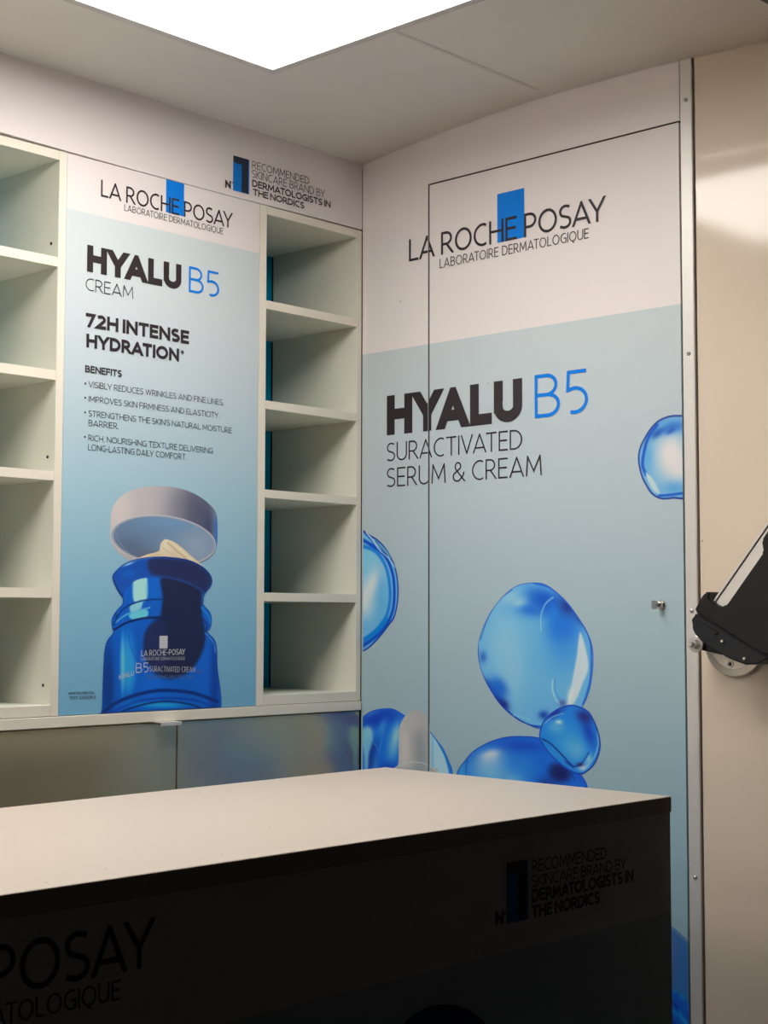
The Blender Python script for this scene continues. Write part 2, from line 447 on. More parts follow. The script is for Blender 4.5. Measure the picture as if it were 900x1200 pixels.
def row_polys(outline, size=0.0012):
    """row mesh for tall shapes: between the leftmost and rightmost outline crossing of every row"""
    o = np.vstack([outline, outline[:1]]); v0, v1 = o[:,1].min()+1e-5, o[:,1].max()-1e-5
    rows = int((v1-v0)/size); cols = 110; prev = None; polys = []
    for r in range(rows+1):
        v = v0+(v1-v0)*r/rows; xs = []
        for a, b in zip(o, o[1:]):
            if (a[1]-v)*(b[1]-v) <= 0 and a[1] != b[1]: xs.append(a[0]+(v-a[1])/(b[1]-a[1])*(b[0]-a[0]))
        l, rr = min(xs), max(xs); cur = [(l+(rr-l)*i/cols, v) for i in range(cols+1)]
        if prev:
            for i in range(cols): polys.append([prev[i], prev[i+1], cur[i+1], cur[i]])
        prev = cur
    return polys

# ---------------------------------------------------------------- print layout, metric
# TEXTS: plane, part name, words, left u, baseline z, right u, slope dz, cap height, stroke weight, ink
# PICTURES: plane, part name, layer, outline (u, z), centre, ink colour, painting steps, clip
TEXTS = [
  ('B', 'brand_lettering', 'LA ROCHE POSAY', -0.668, 1.9983, -0.3603, 0, 0.03, 0.115, 'ink'),
  ('B', 'subtitle_lettering', 'LABORATOIRE DERMATOLOGIQUE', -0.6164, 1.9827, -0.3831, 0, 0.0119, 0.098, 'ink'),
  ('B', 'headline_lettering', 'HYALU', -0.6953, 1.8594, -0.4837, 0, 0.0474, 0.27, 'ink'),
  ('B', 'headline_lettering', 'B5', -0.4656, 1.8593, -0.3916, 0, 0.0486, 0.09, 'blue'),
  ('B', 'subtitle_lettering', 'CREAM', -0.6976, 1.8259, -0.594, 0, 0.0222, 0.075, 'ink'),
  ('B', 'headline_lettering', '72H INTENSE', -0.6965, 1.7613, -0.4636, 0, 0.0249, 0.24, 'ink'),
  ('B', 'headline_lettering', 'HYDRATION', -0.6942, 1.7256, -0.487, 0, 0.0242, 0.24, 'ink'),
  ('B', 'headline_lettering', '*', -0.4838, 1.7388, -0.4747, 0, 0.0111, 0.15, 'ink'),
  ('B', 'headline_lettering', 'BENEFITS', -0.6959, 1.6816, -0.6166, 0, 0.0124, 0.2, 'ink'),
  ('B', 'bullet_lettering', 'VISIBLY REDUCES WRINKLES AND FINE LINES.', -0.6882, 1.6562, -0.3779, 0, 0.0107, 0.098, 'ink'),
  ('B', 'bullet_lettering', 'IMPROVES SKIN FIRMNESS AND ELASTICITY.', -0.6878, 1.6307, -0.3879, 0, 0.0106, 0.098, 'ink'),
  ('B', 'bullet_lettering', "STRENGTHENS THE SKIN'S NATURAL MOISTURE", -0.6873, 1.6051, -0.357, 0, 0.0106, 0.098, 'ink'),
  ('B', 'bullet_lettering', 'BARRIER.', -0.687, 1.5883, -0.6228, 0, 0.0109, 0.098, 'ink'),
  ('B', 'bullet_lettering', 'RICH, NOURISHING TEXTURE DELIVERING', -0.6869, 1.5626, -0.4031, 0, 0.0105, 0.098, 'ink'),
  ('B', 'bullet_lettering', 'LONG-LASTING DAILY COMFORT.', -0.6873, 1.5457, -0.4669, 0, 0.011, 0.098, 'ink'),
  ('B', 'bullet_dot', '`', -0.6968, 1.6601, -0.6925, 0, 0.0036, 1, 'ink'),
  ('B', 'bullet_dot', '`', -0.6967, 1.635, -0.6924, 0, 0.0036, 1, 'ink'),
  ('B', 'bullet_dot', '`', -0.6966, 1.6093, -0.6922, 0, 0.0036, 1, 'ink'),
  ('B', 'bullet_dot', '`', -0.6961, 1.5665, -0.6918, 0, 0.0036, 1, 'ink'),
  ('B', 'footnote_lettering', '*INSTRUMENTAL', -0.7209, 1.1241, -0.6646, 0, 0.0047, 0.13, 'ink'),
  ('B', 'footnote_lettering', 'TEST, 23 PEOPLE', -0.7176, 1.1161, -0.6625, 0, 0.005, 0.13, 'ink'),
  ('B', 'jar_lettering', 'LA ROCHE-POSAY', -0.5659, 1.1875, -0.4662, 0.0016, 0.0105, 0.115, 'silver'),
  ('B', 'jar_lettering', 'LABORATOIRE DERMATOLOGIQUE', -0.5658, 1.1801, -0.4661, -0.0006, 0.0054, 0.08, 'silver'),
  ('B', 'jar_lettering', 'HYALU', -0.6141, 1.1475, -0.5822, 0.0067, 0.0086, 0.12, 'silver'),
  ('B', 'jar_lettering', 'B5', -0.5775, 1.158, -0.5495, 0.0007, 0.0174, 0.09, 'silver'),
  ('B', 'jar_lettering', 'SURACTIVATED CREAM', -0.5471, 1.16, -0.4408, -0.0037, 0.0097, 0.075, 'silver'),
  ('B', 'jar_lettering', 'SPF', -0.4389, 1.1544, -0.4227, -0.0028, 0.0078, 0.1, 'faint'),
  ('B', 'jar_lettering', 'REPAIRING, PROTECTING', -0.5511, 1.1478, -0.4459, -0.0036, 0.0061, 0.11, 'faint'),
  ('B', 'wall_lettering', 'RECOMMENDED', -0.3107, 2.1267, -0.1564, 0, 0.015, 0.098, 'ink'),
  ('B', 'wall_lettering', 'SKINCARE BRAND BY', -0.3109, 2.1085, -0.1123, 0, 0.0157, 0.098, 'ink'),
  ('B', 'wall_lettering', 'DERMATOLOGISTS IN', -0.3103, 2.0908, -0.0955, 0, 0.0138, 0.2, 'ink'),
  ('B', 'wall_lettering', 'THE NORDICS', -0.3081, 2.0743, -0.1696, 0, 0.0131, 0.2, 'ink'),
  ('B', 'wall_lettering', 'N', -0.3791, 2.0744, -0.3647, 0, 0.0153, 0.26, 'ink'),
  ('B', 'wall_lettering', '°', -0.3633, 2.0857, -0.3585, 0, 0.0042, 0.25, 'ink'),
  ('R', 'brand_lettering', 'LA ROCHE POSAY', 0.1306, 1.9756, 0.6101, 0, 0.0455, 0.115, 'ink'),
  ('R', 'subtitle_lettering', 'LABORATOIRE DERMATOLOGIQUE', 0.2128, 1.9491, 0.5735, 0, 0.0189, 0.098, 'ink'),
  ('R', 'headline_lettering', 'HYALU', 0.0702, 1.6271, 0.4181, 0, 0.0809, 0.27, 'ink'),
  ('R', 'headline_lettering', 'B5', 0.4477, 1.6286, 0.5694, 0, 0.0814, 0.085, 'blue'),
  ('R', 'subtitle_lettering', 'SURACTIVATED', 0.0703, 1.5736, 0.4178, 0, 0.0378, 0.08, 'ink'),
  ('R', 'subtitle_lettering', 'SERUM & CREAM', 0.0704, 1.5211, 0.4636, 0, 0.0389, 0.08, 'ink'),
  ('C', 'wall_lettering', 'RECOMMENDED', -0.691, 0.929, -0.5261, 0, 0.0156, 0.098, 'ink'),
  ('C', 'wall_lettering', 'SKINCARE BRAND BY', -0.6919, 0.9101, -0.4799, 0, 0.0151, 0.098, 'ink'),
  ('C', 'wall_lettering', 'DERMATOLOGISTS IN', -0.6913, 0.8909, -0.4627, 0, 0.0168, 0.2, 'ink'),
  ('C', 'wall_lettering', 'THE NORDICS', -0.6922, 0.8712, -0.5428, 0, 0.0163, 0.2, 'ink'),
  ('C', 'wall_lettering', 'N', -0.7656, 0.8722, -0.7493, 0, 0.0167, 0.26, 'ink'),
  ('C', 'wall_lettering', '°', -0.7486, 0.8828, -0.7434, 0, 0.0042, 0.25, 'ink'),
  ('C', 'brand_lettering', 'LA ROCHE POSAY', -1.799, 0.9082, -1.3044, 0, 0.0472, 0.115, 'ink'),
  ('C', 'subtitle_lettering', 'LABORATOIRE DERMATOLOGIQUE', -1.717, 0.8824, -1.3453, 0, 0.0192, 0.098, 'ink'),
]
PICTURES = [
  ['R', 'bubble_picture', 1,
   [[0.0031,1.4369],[0.0131,1.4328],[0.0252,1.4261],[0.042,1.4182],[0.0589,1.4065],[0.0741,1.3925],[0.084,1.3776],[0.0924,1.3642],[0.0997,1.3433],[0.103,1.3191],[0.1016,1.2877],[0.0926,1.2587],[0.0794,1.2441],[0.0594,1.2247],[0.036,1.205],[0.0157,1.1925],[0.0027,1.1885],[-0.0179,1.1875],[-0.0377,1.2292],[-0.0456,1.3172],[-0.0386,1.4054],[-0.0191,1.4383]],
   [0.0155, 1.3165], [96, 168, 214],
   [
    ["blob",[0.0007,1.3779],[0.1068,-0.0028],[0.0002,-0.0438],[110,180,212],0.9,2],
    ["blob",[0.0203,1.299],[0.0369,-0.0075],[-0.0371,-0.101],[150,190,205],0.8,2],
    ["blob",[0.0346,1.3301],[0.0195,-0.0069],[-0.0242,-0.0375],[205,208,202],0.95,2],
    ["blob",[0.0059,1.2904],[0.0241,-0.0002],[0.0002,-0.0435],[205,205,200],0.8,2],
    ["blob",[0.0537,1.316],[0.0189,-0.0003],[0.0002,-0.069],[70,150,210],0.5,2],
    ["blob",[0.0109,1.2382],[0.0383,0.0002],[0.0002,-0.0278],[90,160,205],0.8,2],
    ["line",[[0.0006,1.4042],[0.0392,1.3925],[0.0678,1.3606],[0.0797,1.3156],[0.0751,1.2728],[0.0516,1.2384],[0.0038,1.2086]],0.008,[20,115,205],0.9],
    ["line",[[0.0014,1.2086],[0.0397,1.228],[0.0681,1.2539]],0.012,[0,118,200],0.8],
    ["line",[[-0.0092,1.4221],[0.0248,1.4069],[0.063,1.3849],[0.0866,1.3464],[0.0914,1.2984],[0.0821,1.2607],[0.0516,1.2263],[0.0014,1.1982]],0.0075,[5,72,185],1.0],
    ["line",[[0.0029,1.4357],[0.0295,1.4137],[0.0535,1.3886]],0.004,[20,90,190],0.9],
    ["rim",0.0045,[6,50,150],1],
    ["line",[[0.0319,1.4276],[0.0534,1.4129],[0.07,1.3968],[0.0795,1.381]],0.0035,[70,120,175],1],
    ["line",[[0.0391,1.4134],[0.0558,1.399],[0.0724,1.3829]],0.0018,[20,35,90],0.9],
    ["line",[[0.0126,1.4327],[0.0295,1.4172],[0.0391,1.4064],[0.0559,1.3903]],0.0018,[215,225,235],1],
    ["line",[[0.0535,1.3921],[0.0772,1.3759],[0.0936,1.3583]],0.0014,[190,215,235],0.9],
   ], ('u', 0.0046, 'min'), 1],
  ['R', 'bubble_picture', 1,
   [[0.4459,1.3225],[0.4084,1.3189],[0.3757,1.3022],[0.3453,1.2746],[0.323,1.2422],[0.3098,1.2097],[0.3098,1.1793],[0.3198,1.1493],[0.3393,1.1199],[0.3666,1.0909],[0.4017,1.0691],[0.4336,1.058],[0.4547,1.0536],[0.4898,1.0555],[0.5269,1.0741],[0.5523,1.0981],[0.5675,1.1271],[0.5753,1.1638],[0.5757,1.2003],[0.5658,1.2286],[0.5486,1.2531],[0.5235,1.282],[0.4979,1.3029],[0.4721,1.318]],
   [0.4476, 1.1849], [96, 166, 208],
   [
    ["blob",[0.3712,1.2124],[0.0527,0.0006],[-0.0003,-0.0719],[130,182,205],0.85,2],
    ["blob",[0.3914,1.1522],[0.0402,0.001],[-0.0004,-0.0714],[135,185,208],0.6,2],
    ["blob",[0.4803,1.0845],[0.0763,0.0031],[-0.0003,-0.0341],[95,160,205],0.5,2],
    ["blob",[0.4719,1.2871],[0.0559,-0.0214],[-0.0143,-0.0242],[14,84,190],1,3],
    ["blob",[0.4362,1.2715],[0.0427,-0.0061],[-0.0035,-0.0156],[20,96,196],0.8,2],
    ["blob",[0.5104,1.2402],[0.0494,0.0002],[-0.0004,-0.0496],[22,105,205],0.95,3],
    ["blob",[0.5139,1.1938],[0.0492,0.0007],[-0.0003,-0.0402],[55,135,208],0.7,2],
    ["blob",[0.526,1.282],[0.017,-0.0166],[-0.0207,-0.0139],[24,34,120],1,2],
    ["blob",[0.5486,1.2603],[0.0131,0.0062],[0.013,-0.0186],[16,60,160],0.9,2],
    ["blob",[0.4874,1.2666],[0.0155,0.0],[-0.0002,-0.0281],[30,120,210],0.6,2],
    ["blob",[0.388,1.2957],[0.0233,0.0125],[0.0081,-0.0093],[140,185,215],0.8,2],
    ["blob",[0.4082,1.2859],[0.0189,0.0053],[0.0041,-0.009],[165,200,215],0.7,2],
    ["blob",[0.3461,1.1158],[0.0119,0.0068],[0.0305,-0.0329],[14,60,165],1,3],
    ["blob",[0.3585,1.1258],[0.0202,0.0115],[0.0211,-0.0228],[20,90,190],0.9,3],
    ["blob",[0.3707,1.0943],[0.011,0.0075],[0.0131,-0.0117],[16,40,130],1,2],
    ["blob",[0.3213,1.1828],[0.0105,0.0001],[0.0,-0.013],[40,90,180],0.9,2],
    ["line",[[0.4876,1.2948],[0.4699,1.2824],[0.4599,1.2604],[0.4598,1.2321]],0.0022,[130,190,225],0.9],
    ["line",[[0.4865,1.1436],[0.4845,1.1296],[0.4902,1.1127],[0.4997,1.1007]],0.0025,[175,210,225],0.8],
    ["line",[[0.4904,1.1468],[0.4922,1.1236],[0.5036,1.1055]],0.002,[40,110,190],0.6],
    ["poly",[[0.5484,1.2311],[0.5631,1.1899],[0.5647,1.164],[0.5533,1.1408],[0.536,1.1067],[0.5169,1.0952],[0.5248,1.1216],[0.5326,1.1556],[0.5405,1.1896]],[190,202,212],0.95,0.003],
    ["blob",[0.5247,1.117],[0.0075,-0.0008],[-0.0041,-0.0183],[205,212,218],0.8,2],
    ["blob",[0.5074,1.1025],[0.0096,0.0004],[0.0,-0.0077],[70,70,140],0.7,2],
    ["blob",[0.4647,1.0792],[0.0136,0.0005],[-0.0001,-0.0094],[14,60,160],1,2],
    ["line",[[0.3088,1.202],[0.3108,1.1745],[0.3212,1.1456],[0.342,1.1156],[0.3707,1.0895]],0.003,[12,40,130],0.9],
    ["line",[[0.3707,1.0895],[0.4031,1.0702],[0.435,1.0591],[0.4704,1.0577]],0.0035,[12,60,175],1],
    ["line",[[0.395,1.0762],[0.4151,1.0739],[0.435,1.0685]],0.0025,[110,180,225],0.9],
    ["line",[[0.4445,1.3212],[0.4818,1.312],[0.5146,1.2883],[0.5448,1.2573],[0.5671,1.2236],[0.5724,1.187],[0.5682,1.1413],[0.5529,1.1012]],0.004,[20,95,200],0.9],
    ["line",[[0.3921,1.31],[0.3613,1.2911],[0.3341,1.2573],[0.3151,1.2151]],0.0022,[30,95,185],0.9],
    ["rim",0.0018,[14,66,175],0.9],
   ], None, 1],
  ['R', 'bubble_picture', 2,
   [[0.2571,0.9629],[0.2743,0.9835],[0.297,1.0042],[0.336,1.0236],[0.38,1.0356],[0.4283,1.0389],[0.4599,1.0365],[0.4857,1.0255],[0.5111,1.0063],[0.5364,0.9856],[0.5537,0.9706],[0.5601,0.9612],[0.561,0.9499],[0.5457,0.9124],[0.4691,0.8676],[0.3492,0.8486],[0.2762,0.8899],[0.2484,0.9282]],
   [0.4146, 0.9718], [14, 96, 200],
   [
    ["blob",[0.3393,0.9668],[0.0693,0.0046],[-0.0001,-0.0414],[110,172,212],0.9,2],
    ["blob",[0.3374,0.9906],[0.0348,0.0119],[0.0084,-0.0174],[140,180,205],0.9,2],
    ["blob",[0.3395,1.0003],[0.0258,0.0069],[0.0031,-0.009],[190,198,208],0.95,2],
    ["blob",[0.4146,0.9797],[0.0396,0.0026],[-0.0002,-0.0376],[30,120,205],0.8,2],
    ["blob",[0.3904,0.9498],[0.036,0.0025],[-0.0001,-0.0221],[110,175,212],0.8,2],
    ["blob",[0.4149,1.0205],[0.0668,0.0009],[-0.0011,-0.0142],[16,70,185],0.9,2],
    ["blob",[0.5007,0.9776],[0.0304,-0.0068],[-0.01,-0.0223],[18,28,96],1,4],
    ["blob",[0.4697,0.9524],[0.0232,0.0016],[-0.0001,-0.0155],[20,40,120],0.8,2],
    ["blob",[0.5085,0.9965],[0.0275,-0.0086],[-0.0041,-0.0072],[24,110,205],0.9,2],
    ["line",[[0.2828,0.9889],[0.2785,0.9708],[0.2785,0.9514]],0.0025,[10,80,170],0.9],
    ["blob",[0.2678,0.9669],[0.0086,0.0005],[0.0,-0.0195],[50,145,200],0.9,2],
    ["line",[[0.4702,1.0344],[0.4991,1.0144],[0.5237,0.9929],[0.5462,0.97],[0.561,0.956]],0.0075,[14,88,205],1],
    ["line",[[0.4761,1.0355],[0.5049,1.0163],[0.5294,0.9948],[0.5537,0.9721]],0.0016,[120,180,230],0.8],
    ["line",[[0.4604,1.0277],[0.4894,1.0092],[0.5123,0.9891],[0.5349,0.9662]],0.0018,[20,40,130],0.9],
    ["rim",0.0022,[10,56,165],1],
   ], None, 1],
  ['R', 'bubble_picture', 3,
   [[0.5221,1.1002],[0.4914,1.0896],[0.4652,1.0698],[0.4556,1.0487],[0.4567,1.0337],[0.4797,1.0071],[0.518,0.9834],[0.5462,0.9769],[0.565,0.9857],[0.5786,0.9983],[0.5888,1.0191],[0.5904,1.0393],[0.5818,1.067],[0.5672,1.0885],[0.5473,1.0979]],
   [0.5241, 1.0403], [24, 122, 208],
   [
    ["blob",[0.524,1.0296],[0.0414,0.0023],[-0.0002,-0.0306],[60,150,212],0.9,2],
    ["blob",[0.4936,1.0588],[0.0231,0.0011],[-0.0001,-0.0155],[90,165,212],0.8,2],
    ["blob",[0.4995,1.0683],[0.0096,0.0004],[0.0,-0.0046],[185,212,230],0.9,2],
    ["blob",[0.5391,1.0182],[0.0225,0.0013],[-0.0002,-0.0213],[95,170,215],0.8,2],
    ["blob",[0.5656,1.0531],[0.014,0.0048],[0.0124,-0.0278],[10,66,175],1,2],
    ["blob",[0.5565,1.08],[0.0193,-0.0083],[-0.0076,-0.0109],[30,36,120],1,2],
    ["blob",[0.49,1.0833],[0.0233,0.0118],[0.0047,-0.0065],[24,40,150],0.9,2],
    ["line",[[0.4665,1.0637],[0.486,1.077],[0.5092,1.0841]],0.002,[120,175,220],0.8],
    ["line",[[0.5841,1.054],[0.5858,1.033],[0.5782,1.0114],[0.5632,0.9939]],0.003,[120,180,220],0.8],
    ["blob",[0.552,0.9901],[0.013,0.0009],[-0.0001,-0.0075],[190,210,222],0.95,2],
    ["blob",[0.5652,1.0046],[0.0069,-0.0016],[-0.0052,-0.0117],[150,195,220],0.8,2],
    ["line",[[0.5124,0.9983],[0.5313,0.9903],[0.5483,0.996],[0.5653,1.0167]],0.0028,[10,60,170],0.9],
    ["blob",[0.5464,0.9943],[0.0094,0.0006],[0.0,-0.0045],[20,30,90],0.9,2],
    ["line",[[0.4624,1.0355],[0.4818,1.0273],[0.5086,1.0073],[0.5313,0.9888]],0.003,[12,36,120],0.9],
    ["rim",0.0032,[12,56,165],1],
   ], None, 1],
  ['R', 'bubble_picture', 1,
   [[-0.027,1.0375],[-0.0004,1.0526],[0.0164,1.0637],[0.0402,1.0722],[0.0685,1.076],[0.0918,1.0753],[0.1205,1.0646],[0.1559,1.0528],[0.185,1.0375],[0.2005,1.0242],[0.2225,1.0032],[0.2355,0.9811],[0.2452,0.9605],[0.2505,0.904],[0.2223,0.8528],[0.1335,0.8199],[0.0031,0.8073],[-0.0358,0.8466],[-0.0461,0.9497]],
   [0.1059, 0.9512], [8, 96, 205],
   [
    ["blob",[0.0688,0.9911],[0.0691,0.004],[0.0001,-0.0678],[10,104,212],0.7,2],
    ["blob",[0.092,1.0093],[0.0204,-0.0015],[-0.012,-0.0506],[90,165,212],0.9,2],
    ["blob",[0.0966,1.023],[0.0113,-0.0008],[-0.0064,-0.0269],[140,190,210],0.8,2],
    ["blob",[0.0403,1.0544],[0.078,0.0133],[0.005,-0.02],[10,62,180],1,3],
    ["blob",[0.026,1.0641],[0.0343,0.0129],[0.004,-0.0061],[70,130,205],0.6,2],
    ["blob",[0.0592,1.0382],[0.0111,-0.0024],[-0.0096,-0.0197],[60,140,215],0.8,2],
    ["blob",[0.0166,1.019],[0.0214,0.001],[0.0001,-0.0172],[110,185,215],0.8,2],
    ["blob",[0.019,1.0277],[0.0119,0.0005],[0.0,-0.0103],[175,210,220],0.9,2],
    ["blob",[0.012,0.9792],[0.0119,0.0007],[0.0002,-0.0514],[60,130,205],0.8,2],
    ["blob",[0.0334,0.9924],[0.0137,-0.0018],[-0.0085,-0.0236],[14,60,160],1,2],
    ["blob",[0.0287,0.9665],[0.0166,0.001],[0.0001,-0.0273],[16,50,140],0.9,2],
    ["poly",[[-0.0027,1.0283],[0.0165,1.0344],[0.0309,1.0265],[0.031,1.006],[0.0215,0.9815],[0.0192,0.9539],[0.0121,0.9449],[0.0096,0.979],[0.0022,1.0044]],[120,186,216],0.85,0.005],
    ["line",[[0.0333,1.0095],[0.0428,0.9998],[0.05,0.99],[0.057,1.0108],[0.0616,1.0332]],0.004,[60,130,205],0.6],
    ["blob",[0.0407,0.9468],[0.0118,0.0008],[0.0001,-0.034],[80,145,205],0.8,2],
    ["blob",[0.0758,0.9576],[0.037,0.0024],[0.0001,-0.0169],[6,60,180],0.8,2],
    ["poly",[[0.1895,1.051],[0.2049,1.0187],[0.2225,0.9934],[0.2355,0.9599],[0.2398,0.9194],[0.1783,0.9147]],[150,188,203],1,0.002],
    ["line",[[0.1983,1.0282],[0.2159,1.0061],[0.2312,0.9841],[0.242,0.9554],[0.2463,0.9199]],0.0048,[10,120,200],1],
    ["line",[[0.185,1.0557],[0.1928,1.0379],[0.1939,0.9983],[0.1939,0.9159]],0.006,[120,175,205],1],
    ["rim",0.003,[10,80,190],0.8],
   ], ('u', 0.0046, 'min'), 1],
  ['R', 'dropper_picture', 2,
   [[0.0921,0.9587],[0.1036,0.9712],[0.1042,1.0268],[0.1081,1.0439],[0.1195,1.0612],[0.1378,1.0734],[0.1514,1.0766],[0.1671,1.0739],[0.1783,1.0654],[0.185,1.0508],[0.1872,1.031],[0.1883,0.9715],[0.1961,0.9638],[0.2093,0.9565],[0.2092,0.868],[0.0831,0.857],[0.0782,0.9476]],
   [0.1469, 1.0123], [160, 160, 160],
   [
    ["blob",[0.1196,0.994],[0.0228,0.0013],[0.0002,-0.1004],[186,182,176],0.95,2],
    ["blob",[0.1649,0.9883],[0.0222,0.0031],[0.0099,-0.0685],[132,138,144],0.95,2],
    ["blob",[0.1423,1.0521],[0.0293,0.0014],[0.0001,-0.0234],[168,168,166],0.9,2],
    ["blob",[0.1828,0.9646],[0.0111,0.0007],[0.0,-0.0495],[150,158,162],0.8,2],
    ["line",[[0.0782,0.9493],[0.1105,0.9666],[0.1469,0.9739],[0.1783,0.9709],[0.2093,0.9581]],0.002,[185,190,195],0.8],
    ["blob",[0.147,0.9539],[0.0447,0.003],[0.0,-0.0133],[132,142,152],0.9,2],
   ], None, 2],
  ['R', 'bubble_picture', 1,
   [[0.7765,1.6062],[0.7627,1.607],[0.7488,1.6082],[0.7356,1.607],[0.7203,1.6027],[0.7088,1.5956],[0.6992,1.5866],[0.6895,1.5743],[0.6815,1.5619],[0.6766,1.5491],[0.6752,1.536],[0.6773,1.5212],[0.6828,1.5028],[0.6905,1.4894],[0.6998,1.4758],[0.7112,1.4671],[0.7244,1.4624],[0.7376,1.4621],[0.7488,1.4626],[0.7618,1.4609],[0.7762,1.4617],[0.7917,1.4814],[0.8008,1.5321],[0.7931,1.5841]],
   [0.7291, 1.5372], [112, 172, 208],
   [
    ["blob",[0.7447,1.5361],[0.041,-0.0029],[-0.0006,-0.0504],[200,205,205],0.95,2],
    ["blob",[0.743,1.5407],[0.0275,-0.002],[-0.0004,-0.0357],[218,210,206],1,2],
    ["blob",[0.7582,1.5159],[0.0238,-0.0016],[-0.0004,-0.0325],[216,210,208],0.9,2],
    ["blob",[0.7419,1.5884],[0.0511,-0.0005],[0.0012,-0.0135],[36,112,195],0.95,2],
    ["blob",[0.7157,1.5786],[0.0172,0.0089],[0.0049,-0.0065],[14,76,172],0.9,2],
    ["blob",[0.7436,1.5808],[0.012,0.005],[0.0029,-0.0047],[24,86,180],0.9,2],
    ["blob",[0.7263,1.5927],[0.0164,0.0037],[0.0024,-0.0058],[100,165,205],0.7,2],
    ["blob",[0.6941,1.5397],[0.0141,-0.001],[-0.0005,-0.0391],[90,160,210],0.9,2],
    ["line",[[0.7159,1.5936],[0.698,1.574],[0.6889,1.5506],[0.685,1.5253],[0.6919,1.5082]],0.006,[6,84,188],1],
    ["line",[[0.692,1.5112],[0.7024,1.5001],[0.711,1.4831]],0.004,[95,160,210],0.8],
    ["poly",[[0.6919,1.5097],[0.7042,1.5015],[0.7163,1.4828],[0.7196,1.4737],[0.7092,1.4772],[0.6988,1.4913]],[188,206,206],0.95,0.002],
    ["blob",[0.7492,1.4809],[0.0273,-0.0015],[-0.0002,-0.0148],[70,150,205],0.8,2],
    ["line",[[0.7178,1.4693],[0.7404,1.4696],[0.7662,1.4711]],0.0045,[6,84,188],1],
    ["rim",0.0042,[10,48,140],1],
   ], ('u', 0.7665, 'max'), 1],
  ['R', 'bubble_picture', 1,
   [[0.6445,0.7619],[0.6883,0.7528],[0.7141,0.7432],[0.7381,0.7323],[0.7694,0.7117],[0.7808,0.6982],[0.7848,0.6356],[0.7779,0.4946],[0.6412,0.4533]],
   [0.7126, 0.624], [58, 102, 158],
   [
    ["blob",[0.7518,0.6445],[0.015,0.0023],[-0.0012,-0.085],[36,108,176],0.9,2],
    ["blob",[0.7319,0.6698],[0.0169,0.0025],[-0.0007,-0.057],[66,98,150],0.8,2],
    ["line",[[0.6622,0.7568],[0.7141,0.7417],[0.7377,0.7291],[0.7693,0.7093]],0.004,[96,130,168],0.8],
    ["poly",[[0.6523,0.6579],[0.7364,0.6279],[0.7548,0.6195],[0.7712,0.6053],[0.7873,0.58],[0.7858,0.4683],[0.6499,0.4407]],[0,86,190],1,0.002],
    ["line",[[0.7042,0.637],[0.7364,0.6264],[0.7548,0.6181],[0.7745,0.6002]],0.004,[8,124,200],1],
    ["line",[[0.721,0.6111],[0.7361,0.6051],[0.7545,0.5969],[0.7741,0.5777]],0.005,[0,48,160],1],
    ["line",[[0.7208,0.5997],[0.7376,0.5912],[0.7543,0.5841],[0.7739,0.5609]],0.005,[0,140,205],1],
    ["line",[[0.7206,0.5798],[0.7407,0.5719],[0.7737,0.5426]],0.004,[4,50,150],1],
   ], ('u', 0.7665, 'max'), 1],
  ['B', 'jar_picture', 1,
   [[-0.6361,1.4342],[-0.6316,1.4504],[-0.617,1.4674],[-0.5937,1.481],[-0.5633,1.4896],[-0.529,1.4933],[-0.4902,1.493],[-0.4543,1.4869],[-0.425,1.476],[-0.4026,1.4617],[-0.3933,1.4508],[-0.3899,1.4346],[-0.3899,1.3983],[-0.3961,1.3783],[-0.4126,1.3651],[-0.4343,1.3573],[-0.4762,1.3539],[-0.5198,1.3527],[-0.5586,1.3531],[-0.5933,1.3568],[-0.6153,1.3682],[-0.6321,1.3837],[-0.6371,1.3968]],
   [-0.5169, 1.4193], [150, 148, 154],
   [
    ["blob",[-0.6169,1.4419],[0.0568,0.003],[0.0015,-0.0904],[184,176,174],0.9,2],
    ["blob",[-0.5603,1.4602],[0.0388,0.0022],[0.0009,-0.0613],[166,160,162],0.8,2],
    ["blob",[-0.4451,1.443],[0.0538,0.0028],[0.0013,-0.0945],[74,76,98],1,3],
    ["blob",[-0.4856,1.4488],[0.0323,0.0017],[0.0009,-0.0624],[110,110,124],0.7,2],
    ["blob",[-0.4119,1.4209],[0.0188,0.0008],[0.0009,-0.0636],[50,60,92],0.9,2],
    ["blob",[-0.393,1.4137],[0.0063,0.0003],[0.0006,-0.0479],[36,92,168],1,2],
   ], None, 1],
  ['B', 'jar_picture', 2,
   [[-0.3936,1.3888],[-0.3984,1.3788],[-0.4093,1.3696],[-0.4257,1.3619],[-0.4467,1.356],[-0.4711,1.3522],[-0.4976,1.3506],[-0.5247,1.3513],[-0.5512,1.3543],[-0.5757,1.3592],[-0.5971,1.3659],[-0.6145,1.374],[-0.627,1.3831],[-0.6342,1.3928],[-0.6358,1.4027],[-0.6317,1.4122],[-0.622,1.4209],[-0.6072,1.4285],[-0.5878,1.4346],[-0.5648,1.4388],[-0.5392,1.4409],[-0.5122,1.4408],[-0.4852,1.4385],[-0.4594,1.4339],[-0.4364,1.4273],[-0.4174,1.4191],[-0.4034,1.4096],[-0.3954,1.3993]],
   [-0.5185, 1.396], [120, 140, 162],
   [
    ["rim",0.008,[134,138,150],0.9],
    ["rim",0.0018,[176,176,182],1],
   ], None, 1],
  ['B', 'jar_picture', 3,
